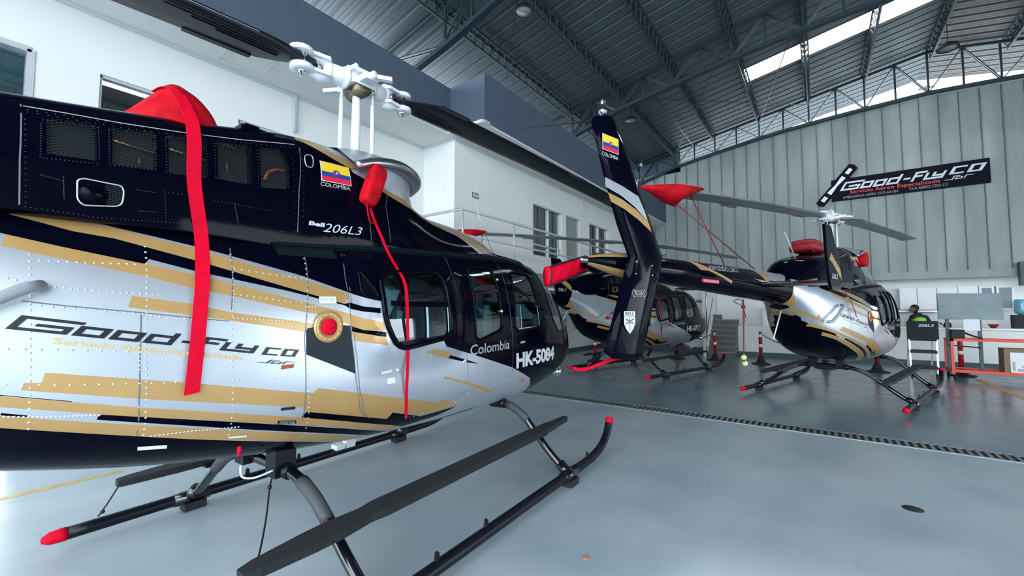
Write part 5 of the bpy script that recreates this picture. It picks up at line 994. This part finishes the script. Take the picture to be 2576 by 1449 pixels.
obj('emblem_plate', MB().prism([E2(0, -.12), E2(.42, -.12), E2(.50, -.07), E2(.58, -.14), E2(1, -.14), E2(1.03, 0), E2(1, .14), E2(.60, .14), E2(.50, .08), E2(.42, .13), E2(0, .13), E2(-.03, 0)], lambda u, v, t: (t, u, v), 0, .03), em, M['bannerblack'])
for s0, s1, w0, w1 in ((.08, .2, .06, .06), (.28, .5, .07, .035), (.5, .72, .035, .065), (.8, .93, .055, .055)):
    obj('emblem_dash', MB().prism([E2(s0, -w0), E2(s1, -w1), E2(s1, w1), E2(s0, w0)], lambda u, v, t: (t, u, v), -.006, -.002), em, M['white'])
# lamps
def lamp(x, y, z, lb, r=.19):
    o = empty('high_bay_lamp', (x, y, z)); tag(o, lb, 'lamp', 'hanging high bay lamps')
    obj('lamp_housing', MB().lathe([(.001, .14), (.06, .14), (.07, .09), (r*.9, .07), (r, .02), (r, -.01), (r*.86, -.01), (r*.84, .02), (.001, .02)], (0, 0, 0), 'z', 24), o, M['rubber']); obj('lamp_lens', MB().lathe([(.001, -.002), (r*.82, -.002), (r*.82, .018), (.001, .018)], (0, 0, 0), 'z', 24), o, M['lens'])
    obj('lamp_cord', MB().tube([(0, 0, .14), (0, 0, roofz(y)-z-.3)], .008, 6), o, M['rubber']); return o
lamp(6.6, 4.55, 7.5, 'round high bay lamp hanging at the top centre of the roof'); lamp(12.5, 4.57, 7.5, 'round high bay lamp hanging just right of the beacon on the tail fin'); lamp(13.2, -2.5, 7.5, 'round high bay lamp at top right in front of the clerestory')
cm = empty('security_camera', (17.55, 5.98, 7.78)); tag(cm, 'small white camera under the far truss left of the red blade cover', 'camera'); obj('body', MB().box((-.1, -.05, 0), (.1, .05, .1)).bar((0, 0, .1), (.05, 0, .25), .03, .03), cm, M['white'])
tag(obj('hanging_wire', MB().tube([(6.9, 4.9, roofz(4.9)), (6.65, 5.0, 6.3)], .006, 5), None, M['rubber']), 'thin dark wire hanging beside the blue fascia corner', 'wire')
am = tag(obj('antenna_mast', MB().tube([(24, -3.85, -.02), (24, -3.85, 11.0)], .05, 8).bar((24, -4.1, 10.9), (24, -3.6, 10.9), .06, .08).bar((24, -4.05, 10.65), (24, -3.65, 10.65), .06, .06), None, M['beam']), 'distant mast with crossbars seen outside through the clerestory opening', 'mast')
# drain
dr = empty('floor_drain', (7.0, 0, 0)); tag(dr, 'long metal drain channel with slotted grate across the floor', 'drain')
obj('drain_channel', MB().box((-.17, -8, .0), (-.13, 6.2, .006)).box((.13, -8, .0), (.17, 6.2, .006)), dr, M['drain']); obj('drain_shade_strip', MB().box((-.13, -8, .0), (.13, 6.2, .0015)), dr, M['dark'])  # flat black strip paints the shade beneath the grate
b = MB(); y = 6.1; i = 0
while y > -4.6: b.box((-.13, y, .002), (.13, y+.035, .006)); y -= .075
tag(obj('drain_grate', b, dr, M['drain_bar']), kind='stuff')
tag(obj('floor_marking', MB().box((-4, 5.66, .0), (1.2, 5.74, .003)), None, M['yellow_line']), 'faded yellow line on the floor at far left behind the skids', 'floor marking', 'yellow floor lines')
tag(obj('floor_marking', MB().bar((14.6, -2.9, .002), (9.0, -3.05, .002), .14, .003), None, M['yellow_line']), 'faded yellow line on the floor at the right edge below the orange cart', 'floor marking', 'yellow floor lines')
tag(obj('floor_stain', MB().lathe([(.001, 0), (.07, 0), (.07, .001), (.001, .001)], (4.75, -.55, .001), 'z', 10), None, M['step']), 'small dark scuff on the floor in the right foreground', 'stain')
tag(obj('dry_leaf', MB().prism([(0, 0), (.03, .015), (.05, .005), (.045, -.02), (.015, -.025)], lambda u, v, t: (2.54+u, 1.29+v, t), .001, .006), None, M['leaf']), 'tiny brown dry leaf lying on the floor near the front skid', 'leaf')
# bollards
def bollard(x, y, lb, h=.98):
    r = empty('bollard', (x, y, 0)); tag(r, lb, 'bollard', 'red plastic bollards with white bands')
    obj('base', MB().lathe([(.26, 0), (.27, .015), (.24, .03), (.14, .05), (.10, .12), (.055, .25), (.001, .26)], (0, 0, 0), 'z', 8), r, M['rubber'])
    obj('post', MB().lathe([(.05, .2), (.05, h-.06), (.04, h-.02), (.02, h), (.001, h)], (0, 0, 0), 'z', 14), r, M['bollard_red'])
    for z in (h*.52, h*.83): obj('reflective_band', MB().lathe([(.052, z), (.053, z+.09)], (0, 0, 0), 'z', 14), r, M['reflect'])
    return r
bollard(14.85, 1.51, 'red bollard standing before the white half wall left of the right helicopter'); bollard(12.6, 5.9, 'red bollard behind the tail of the second helicopter, near the left wall'); bollard(15.1, 2.83, 'red bollard at the foot of the grey stairs'); bollard(14.9, 3.97, 'red bollard behind the cabin of the second helicopter')
bollard(14.9, -.06, 'red bollard hidden behind the belly of the right helicopter'); bollard(14.7, -1.15, 'red bollard under the nose of the right helicopter'); bollard(15.1, -2.77, 'red bollard behind the orange cart', 1.02)
def chain(a, b, sag, lb, m_):
    pts = [tuple(lerp(p, q, t) - (sag*4*t*(1-t) if i == 2 else 0) for i, (p, q) in enumerate(zip(a, b))) for t in [k/14 for k in range(15)]]
    tag(obj('barrier_chain', MB().tube(pts, .012, 6), None, m_), lb, 'chain', 'chains between bollards')
chain((15.1, 2.83, .93), (14.9, 3.97, .93), .25, 'dark chain from the stair bollard toward the door', M['rubber']); chain((14.85, 1.51, .93), (14.9, -.06, .93), .32, 'dark chain sagging right from the bollard by the half wall', M['rubber']); chain((14.98, 2.78, .93), (14.98, 2.70, .05), 0, 'orange chain hanging down beside the stair bollard', M['orange_hose'])
# step ladder with a sign panel
ld = empty('platform_ladder', (14.2, -1.70, 0)); tag(ld, 'black and aluminium platform ladder with a lettered top panel near the orange cart', 'ladder')
obj('top_panel', MB().box((0, -.56, .92), (.05, 0, 1.36)).box((.0, -.52, .88), (.3, -.04, .93)), ld, M['step']); plane_text('panel_lettering', '206L3', M['decal_white'], ld, (0, -.2, 1.22), (0, -.27, 0), (0, -.02, .07), N, .004, .02)
for y in (-.04, -.52): obj('side_rail', MB().bar((.02, y, .08), (.02, y, 1.3), .04, .03, up=(1, 0, 0)), ld, M['alu'])
for z in (.20, .58): obj('tread', MB().box((-.01, -.52, z), (.28, -.04, z+.07)), ld, M['rubber'])
for y in (-.06, -.5):
    obj('rear_leg', MB().bar((.65, y, 0), (.3, y, 1.3), .03, .03, up=(1, 0, 0)), ld, M['alu']); obj('caster', MB().lathe([(.001, -.02), (.05, -.02), (.05, .02), (.001, .02)], (.02, y, .05), 'y', 12), ld, M['rubber'])
# orange cart
ct = empty('orange_cart', (14.2, -2.45, 0)); tag(ct, 'orange steel frame cart at the right edge of the picture', 'cart'); t = .05; L = 2.6
f = MB()
for x in (0, .65):
    f.box((x, -L, .90), (x+t, 0, .95)); f.box((x, -L, .17), (x+t, 0, .23))
    for y in (0, -L+t): f.box((x, y-t, .12), (x+t, y, .95))
for y in (0, -L+t): f.box((0, y-t, .90), (.7, y, .95)); f.box((0, y-t, .17), (.7, y, .23))
obj('frame', f, ct, M['orange']); obj('cart_shelf', MB().box((.04, -L+.03, .19), (.66, -.03, .21)), ct, M['bollard_red'])
for x in (.025, .675):
    for y in (-.05, -L+.05): obj('caster', MB().lathe([(.001, -.02), (.06, -.02), (.06, .02), (.001, .02)], (x, y, .06), 'y', 12), ct, M['rubber'])
bd = empty('covered_board', (14.55, -2.45, 0)); tag(bd, 'board covered in creased grey cloth on two dark posts standing on the orange cart', 'board')
m = MB(); n = 14; V = []; 
for i in range(n+1):
    for j in range(7): V.append((-.035 + .012*math.sin(i*.9 + j*2.1) + .012*math.sin(i*.35 - j*1.1), .13 - 1.07*i/n, 1.42 + .62*j/6 - .03*i/n))
m.add(V, [(i*7+j, (i+1)*7+j, (i+1)*7+j+1, i*7+j+1) for i in range(n) for j in range(6)], 0, True); m.box((0, -.94, 1.40), (.04, .13, 2.02)); obj('cover_cloth', m, bd, M['board'])
for y in (-.02, -.56): obj('post', MB().bar((.02, y, .21), (.02, y, 1.42), .06, .06, up=(1, 0, 0)), bd, M['basebd'])
obj('cross_bar', MB().bar((.0, -.02, .78), (.0, -.56, .74), .02, .03), bd, M['rubber'])
tag(obj('drawing_sheet', MB().box((14.42, -2.99, 1.14), (14.43, -2.72, 1.41)), None, M['paper']), 'white sheet of paper hung below the grey covered board', 'paper')
tag(obj('tool_pouch', MB().box((14.35, -2.72, .955), (14.6, -2.5, 1.16)).tube([(14.4, -2.7, 1.1), (14.35, -2.85, 1.02), (14.35, -3.0, .97)], .02, 8), None, M['rubber']), 'black tool pouch lying on top of the orange cart', 'pouch')
bx_ = empty('cardboard_box', (14.32, -3.35, .215)); tag(bx_, 'cardboard box with a printed white side on the cart shelf', 'box'); obj('box_body', MB().box((0, -.75, 0), (.38, .04, .54)), bx_, M['card']); obj('printed_side', MB().box((-.006, -.75, .0), (0, -.05, .46)), bx_, M['paper']); obj('printed_picture', MB().box((-.01, -.7, .04), (-.006, -.15, .1)).box((-.01, -.7, .13), (-.006, -.22, .17)).box((-.01, -.7, .2), (-.006, -.25, .24)).box((-.01, -.12, .05), (-.006, -.08, .25)), bx_, M['decal_grey'])
wj = empty('water_jug', (17.34, -4.38, 1.50)); tag(wj, 'blue water jug on a black dispenser at the right edge', 'jug'); obj('bottle', MB().lathe([(.05, 0), (.13, .05), (.14, .12), (.135, .2), (.14, .28), (.13, .40), (.1, .42), (.001, .42)], (0, 0, 0), 'z', 20), wj, M['water'])
tag(obj('water_dispenser', MB().box((17.2, -4.55, 1.13), (17.48, -4.2, 1.50)).ball((17.2, -4.22, 1.35), .03), None, M['rubber']), 'black water dispenser on the worktop under the blue jug', 'dispenser')
tp_ = tag(obj('tap', MB().tube([(17.4, -3.4, 1.13), (17.4, -3.4, 1.36), (17.3, -3.4, 1.38)], .018, 8).ball((17.4, -3.35, 1.16), .03).ball((17.4, -3.45, 1.16), .03), None, M['chrome']), 'chrome tap on the white worktop', 'tap')
tag(obj('red_bowl', MB().lathe([(.05, 0), (.11, .1), (.12, .11), (.1, .1), (.001, .03)], (17.35, -3.85, 1.13), 'z', 16), None, M['bollard_red']), 'red bowl on the worktop left of the dispenser', 'bowl')
tag(obj('kettle', MB().lathe([(.08, 0), (.09, .05), (.07, .13), (.02, .16), (.001, .16)], (17.35, -2.95, 1.13), 'z', 14).bar((17.35, -2.85, 1.2), (17.35, -2.78, 1.27), .03, .03), None, M['rubber']), 'dark kettle on the worktop left of the hung paper', 'kettle')
# worker behind the half wall
pr = empty('person', (17.62, -2.42, 0)); tag(pr, 'person with dark hair in a dark shirt and yellow-green safety vest bending over the worktop', 'person')
def skin_figure(name, verts, edges, radii, m_, root_i=0, sub=2):
    me = bpy.data.meshes.new(name); me.from_pydata(verts, edges, []); o = bpy.data.objects.new(name, me); COL.objects.link(o); me.materials.append(m_)
    md = o.modifiers.new('skin', 'SKIN'); sv = me.skin_vertices[0].data
    for i, r_ in enumerate(radii): sv[i].radius = r_ if isinstance(r_, tuple) else (r_, r_)
    sv[root_i].use_root = True; md.use_smooth_shade = True; s_ = o.modifiers.new('sub', 'SUBSURF'); s_.levels = sub; s_.render_levels = sub; o.parent = pr; return o
V = [(0, 0, .98), (0, 0, 1.15), (-.02, .02, 1.33), (-.04, .05, 1.46), (-.06, .09, 1.54), (-.07, .12, 1.62), (-.07, .14, 1.70), (.02, .10, .92), (.02, .11, .5), (.02, .11, .09), (-.1, .12, .04), (.02, -.10, .92), (.02, -.11, .5), (.02, -.11, .09), (-.1, -.11, .04), (-.04, .20, 1.43), (-.10, .27, 1.20), (-.28, .24, 1.15), (-.04, -.14, 1.43), (-.06, -.22, 1.20), (-.26, -.12, 1.15)]
E_ = [(0,1),(1,2),(2,3),(3,4),(4,5),(5,6),(0,7),(7,8),(8,9),(9,10),(0,11),(11,12),(12,13),(13,14),(3,15),(15,16),(16,17),(3,18),(18,19),(19,20)]
skin_figure('body', V, E_, [(.13,.10),(.13,.10),(.15,.11),(.12,.09),.05,.085,.09,.08,.06,.045,.04,.08,.06,.045,.04,.055,.045,.035,.055,.045,.035], M['shirt'])
obj('face', MB().ball((-.075, .15, 1.66), .085, 0, 16, (.9, 1, 1.15)).ball((-.10, .235, 1.655), .016, 0, 8).ball((-.075, .08, 1.655), .018, 0, 8, (.6, .6, 1.3)), pr, M['skin'])
obj('hair', MB().ball((-.045, .115, 1.705), .105, 0, 16, (1, 1.0, .95)), pr, M['hair'])
obj('safety_vest', MB().lathe([(.15, 0), (.165, .1), (.17, .25), (.15, .32), (.09, .37)], (0, 0, 0), 'z', 16), pr, M['vest']).location = (-.02, .03, 1.08)
for sg, p in ((1, (-.30, .235, 1.15)), (-1, (-.28, -.11, 1.15))):
    m = MB(); m.ball(p, .035, 0, 10, (1.2, .9, .5))
    for k in range(4): m.tube([(p[0]-.02, p[1]-.024+.016*k, p[2]), (p[0]-.06-.008*(k in (1, 2)), p[1]-.026+.017*k, p[2]-.01)], [.009, .007], 6)
    m.tube([(p[0], p[1]+.03, p[2]), (p[0]-.035, p[1]+.05, p[2]-.01)], [.01, .008], 6); obj('hand', m, pr, M['skin'])

# ---------------- covers, ribbons, ropes on the aircraft ----------------
class Frame:
    def __init__(s, loc, psi): s.m = Matrix.Translation((*loc, 0)) @ Matrix.Rotation(R(psi), 4, 'Z')
    def __call__(s, *p): return s.m @ Vector(p)
F1 = Frame((1.98, 3.04), 2); F2 = Frame((11.196, 3.994), -13.82); F3 = Frame((10.364, -.219), -15)
def place(o, F): o.matrix_world = F.m; return o
def cover_blob(c, size, seedv, rough=.12, n=22, mrows=14, power=.75):
    rnd = random.Random(seedv); ph = [rnd.uniform(0, 6) for _ in range(6)]; V = []; Fc = []
    for i in range(mrows+1):
        la = -math.pi/2 + math.pi*i/mrows
        for k in range(n):
            lo = 2*math.pi*k/n; sx, sy, sz = math.cos(la)*math.cos(lo), math.cos(la)*math.sin(lo), math.sin(la)
            f = lambda q: math.copysign(abs(q)**power, q)
            w = 1 + rough*(math.sin(3*lo+ph[0]+2*la)*.5 + math.sin(5*lo+ph[1]-3*la)*.3 + math.sin(9*lo+ph[2]+la*4)*.2)*math.cos(la)
            V.append((c[0]+f(sx)*size[0]*w, c[1]+f(sy)*size[1]*w, c[2]+f(sz)*size[2]*w))
    for i in range(mrows):
        for k in range(n): Fc.append((i*n+k, i*n+(k+1) % n, (i+1)*n+(k+1) % n, (i+1)*n+k))
    m = MB(); m.add(V, Fc, 0, True); return m
# exhaust cover on the near helicopter with its long ribbon
ec = place(empty('exhaust_cover'), F1); tag(ec, 'red cloth exhaust cover with a long ribbon on top of the near engine cowling', 'cover')
def tent():
    m = MB(); rnd = random.Random(11); P = [(-1.47, .0), (-1.43, .04), (-1.38, .10), (-1.33, .16), (-1.28, .215), (-1.25, .235), (-1.21, .23), (-1.17, .215), (-1.13, .18), (-1.09, .13), (-1.06, .08), (-1.04, .02), (-1.035, -.02)]; n = 17; V = []
    for i, (x, h) in enumerate(P):
        for j in range(n):
            e = (j - 8)/8; y = e*.37*[.35, .6, .8, .92, 1, 1, 1, 1, 1, .97, .93, .88, .85][i]; ct = 2.60 - .10*abs(e)**4
            V.append((x + rnd.uniform(-.01, .01), y + rnd.uniform(-.006, .006), ct + max(0, h)*1.22*(1 - abs(e)**2.2) + rnd.uniform(-.014, .014) + .012))
    m.add(V, [(i*n+j, (i+1)*n+j, (i+1)*n+j+1, i*n+j+1) for i in range(len(P)-1) for j in range(n-1)], 0, True); return m
tobj = obj('cover_cloth', tent(), ec, M['red_cloth']); md = tobj.modifiers.new('sub', 'SUBSURF'); md.levels = md.render_levels = 2
sp = [(-1.285, .02, 2.845), (-1.275, -.10, 2.84), (-1.265, -.21, 2.79), (-1.262, -.33, 2.68)] + [(x, y-.02, z) for x, y, z in D['strap1']]
sp[4] = (-1.262, -.42, 2.58); sp[5] = (-1.265, -.475, 2.46)
obj('ribbon', MB().ribbon(smooth_path(sp, 4), .062, (1, 0, .12)), ec, M['red_bright'])
ic = place(empty('intake_cover'), F1); tag(ic, 'red padded intake cover below the metal lip, its ribbon crossing the cabin window', 'cover')
cb_ = cover_blob((0, 0, 0), (.062, .05, .165), 3, .04, power=.45); co = obj('cover_cloth', cb_, ic, M['red_cloth']); co.location = (-.20, -.50, 2.49); co.rotation_euler = (R(-4), R(22), 0)
sp = [(-.25, -.52, 2.36)] + [(x, y-.016, z) for x, y, z in D['strap2']]
obj('ribbon', MB().ribbon(smooth_path(sp, 4), .026, (1, 0, 0)), ic, M['red_bright']); obj('loop', MB().tube(smooth_path([(-.27, -.52, 2.35), (-.24, -.51, 2.24), (-.20, -.505, 2.22), (-.185, -.49, 2.27)], 4), .006, 6), ic, M['red_cloth'])
# covers on the right helicopter
ec3 = place(empty('exhaust_cover'), F3); tag(ec3, 'dark red rolled cover strapped on top of the right helicopter', 'cover')
m = cover_blob((-1.42, 0, 2.70), (.34, .23, .09), 9, .10, power=.6); m2 = cover_blob((-1.42, 0, 2.78), (.31, .19, .06), 4, .12, power=.6); m.add(m2.v, m2.f, 0, True); obj('cover_cloth', m, ec3, M['dark_red'])
obj('ribbon', MB().ribbon(smooth_path([(-1.85, -.1, 2.78), (-1.95, -.18, 2.66), (-1.98, -.25, 2.56)], 4), .05, (1, 0, 0)), ec3, M['dark_red'])
ic3 = place(empty('intake_cover'), F3); tag(ic3, 'red intake plug on the front of the right helicopter engine housing', 'cover'); m = cover_blob((.30, -.40, 2.60), (.16, .08, .14), 6, .05, power=.5); obj('cover_cloth', m, ic3, M['red_cloth'])
obj('ribbon', MB().ribbon(smooth_path([(.42, -.44, 2.5), (.55, -.48, 2.3), (.5, -.56, 2.12), (.45, -.64, 2.0)], 4), .03, (1, 0, 0)), ic3, M['dark_red'])
ps = place(empty('warning_ribbon'), F3); tag(ps, 'dark red ribbon hanging on the side of the right helicopter behind the end plate', 'ribbon'); obj('ribbon', MB().ribbon([(-1.48, -.51, 1.93), (-1.44, -.58, 1.75), (-1.44, -.62, 1.6), (-1.40, -.63, 1.50)], .05, (1, 0, 0)), ps, M['dark_red'])
ps2 = place(empty('warning_ribbon'), F2); tag(ps2, 'pink red ribbon hanging down the cabin side of the second helicopter', 'ribbon'); obj('ribbon', MB().ribbon([(-.10, -.50, 2.05), (-.06, -.70, 1.9), (-.09, -.745, 1.55), (.03, -.69, 1.25), (.06, -.66, .98)], .04, (1, 0, 0)), ps2, M['red_cloth'])
pc = place(empty('port_covers'), F2); tag(pc, 'two small red plugs joined by a cord on the second helicopter body', 'cover'); obj('plug', MB().ball((-2.05, -.56, 1.45), .035), pc, M['red_cloth']); obj('plug', MB().ball((-1.55, -.64, 1.48), .035), pc, M['red_cloth']); obj('cord', MB().tube([(-2.05, -.60, 1.45), (-1.8, -.62, 1.41), (-1.55, -.68, 1.46)], .008, 6), pc, M['red_cloth'])
# tail rotor cover
tc_ = place(empty('tail_rotor_cover'), F3); tag(tc_, 'bright red quilted cover on the tail rotor blade left of the black fin', 'cover')
V = []
for i in range(13):
    for j in range(6):
        t = i/12; x = lerp(-6.88, -7.37, t); z = lerp(lerp(1.99, 1.83, t), lerp(2.15, 2.01, t), j/5) ; V.append((x, .33 - .02*math.sin(math.pi*j/5) - .006*math.sin(i*1.9+j), z))
m = MB(); m.add(V + [(x, .40 - (y-.33), z) for x, y, z in V], [(i*6+j, (i+1)*6+j, (i+1)*6+j+1, i*6+j+1) for i in range(12) for j in range(5)] + [(78+i*6+j, 78+i*6+j+1, 78+(i+1)*6+j+1, 78+(i+1)*6+j) for i in range(12) for j in range(5)] + [(i*6+e, (i+1)*6+e, 78+(i+1)*6+e, 78+i*6+e) for i in range(12) for e in (0, 5)] + [(72+j, 73+j, 151+j, 150+j) for j in range(5)], 0, True)
obj('cover_cloth', m, tc_, M['red_bright']); obj('cover_piping', MB().tube([(x, y-.008, z) for x, y, z in [V[k] for k in range(5, 78, 6)] + [V[77-k] for k in range(1, 6)] + [V[k] for k in range(66, -1, -6)]], .008, 6), tc_, M['rubber'])
# blade tip covers with tie cords
def tipcover(p_in, p_out, drop, w, seedv, lb, cords):
    r = empty('blade_tip_cover'); tag(r, lb, 'cover'); a, b = Vector(p_in), Vector(p_out); d = (b-a).normalized(); s = d.cross(Vector((0, 0, 1))).normalized(); m = MB(); rings = []
    for t, hw, dn, up in ((0, w*.5, .03, .04), (.15, w*.58, .08, .05), (.35, w*.6, drop, .05), (.5, w*.55, drop*.85, .045), (.75, w*.3, drop*.35, .03), (1, .01, .01, .01)):
        c = a + (b-a)*t
        rings += [c - s*hw + Vector((0, 0, 0)), c - s*hw*.5 + Vector((0, 0, up)), c + s*hw*.5 + Vector((0, 0, up)), c + s*hw, c + s*hw*.3 - Vector((0, 0, dn*.8)), c - Vector((0, 0, dn)), c - s*hw*.4 - Vector((0, 0, dn*.7))]
    n = 7; m.add(rings, [(i*n+k, i*n+(k+1) % n, (i+1)*n+(k+1) % n, (i+1)*n+k) for i in range(5) for k in range(n)] + [tuple(range(n)), tuple(range(5*n, 6*n))], 0, True)
    obj('cover_cloth', m, r, M['red_cloth'])
    for c0, c1 in cords: obj('tie_cord', MB().tube([c0, c1], .007, 6), r, M['rope'])
    return r
def blade_pt(F, phi, tilt, hz, rr, back): # point on the rear blade
    x = -rr*math.cos(R(tilt))*1; z = hz - rr*math.sin(R(tilt)) - .04*max(0, rr-2)**1.3*.6
    return F(x*math.cos(R(phi)), x*math.sin(R(phi)), z)
p1 = blade_pt(F3, -3, 2.6, 3.44, 4.95, 0); p2 = blade_pt(F3, -3, 2.6, 3.44, 5.95, 0)
tipcover(p1, p2, .20, .42, 1, 'red cloth blade tip cover with two cords, right of the tall black fin', [(p1 - Vector((0, 0, .02)), F3(-4.6, 0, 2.18)), (p1 + (p2-p1)*.45 - Vector((0, 0, .1)), F3(-3.95, -.1, 2.17))])
p1 = blade_pt(F2, -3, 1.8, 3.42, 5.0, 0); p2 = blade_pt(F2, -3, 1.8, 3.42, 5.95, 0)
tipcover(p1, p2, .22, .4, 2, 'dark red blade tip cover in front of the white balcony railing', [(p1, F2(-5.2, 0, 2.17))])
# tail tie with tennis balls
tt = place(empty('tail_tie'), F3); tag(tt, 'dark red rope tied round the tail boom with two tennis balls hanging', 'rope')
obj('rope', MB().tube(smooth_path([(-4.09, 0, 1.76), (-4.10, 0, 1.4), (-4.12, 0, 1.0), (-4.10, 0, .88)], 5), .010, 8).tube(smooth_path([(-4.06, .01, 1.74), (-4.08, .0, 1.45)], 3), .009, 8).ball((-4.09, 0, 1.66), .03, 0, 8), tt, M['rope'])
obj('rope_loop', MB().tube(smooth_path([(-4.09, 0, 1.72), (-4.25, -.02, 1.76), (-4.42, -.02, 1.73), (-4.25, -.02, 1.69), (-4.09, 0, 1.70), (-4.02, .02, 1.62), (-3.98, .02, 1.52), (-4.05, .02, 1.56), (-4.09, 0, 1.66)], 5), .005, 6), tt, M['rubber'])
obj('tennis_ball', MB().ball((-4.12, 0, .985), .036, 0, 16), tt, M['ball']); obj('tennis_ball', MB().ball((-4.09, 0, .905), .036, 0, 16), tt, M['ball'])
# cords and antenna on the near helicopter
c1 = place(empty('hanging_rope'), F1); tag(c1, 'thin black cord hanging from the near rear cross tube mount to the step end', 'cord'); obj('cord', MB().tube(smooth_path([(-.70, -.22, .575), (-.74, -.27, .52), (-.86, -.48, .44), (-1.02, -.74, .39), (-1.14, -.90, .43)], 5), .005, 6).ball((-.735, -.26, .525), .014, 0, 8), c1, M['rubber'])
c2 = place(empty('hanging_rope'), F1); tag(c2, 'short black cord from the far step end down to the red skid cap', 'cord'); obj('cord', MB().tube([(-1.16, .90, .41), (-1.18, 1.05, .26), (-1.20, 1.15, .16)], .005, 6).ball((-1.19, 1.10, .2), .014, 0, 8), c2, M['rubber'])
wh = place(empty('white_hose'), F1); tag(wh, 'small curved white hose under the belly beside the rear mount', 'hose'); obj('hose', MB().tube(smooth_path([(-.92, -.30, .72), (-.92, -.32, .66), (-.86, -.34, .64), (-.76, -.34, .65)], 5), .006, 8), wh, M['white'])
ra = place(tag(obj('roof_antenna', MB().tube([(1.75, -.1, 2.25), (1.42, -.12, 2.72)], .003, 5), None, M['steel']), 'thin wire antenna standing on the near cabin roof before the railing', 'antenna'), F1)
cl = place(empty('gear_clamp'), F1); tag(cl, 'light coloured clamp fastened on the far skid tube', 'clamp'); obj('clamp_body', MB().box((.62, 1.10, .13), (.72, 1.2, .18)).box((.75, 1.12, .12), (.86, 1.2, .19)).bar((.6, 1.15, .1), (.88, 1.15, .17), .02, .03), cl, M['paper'])
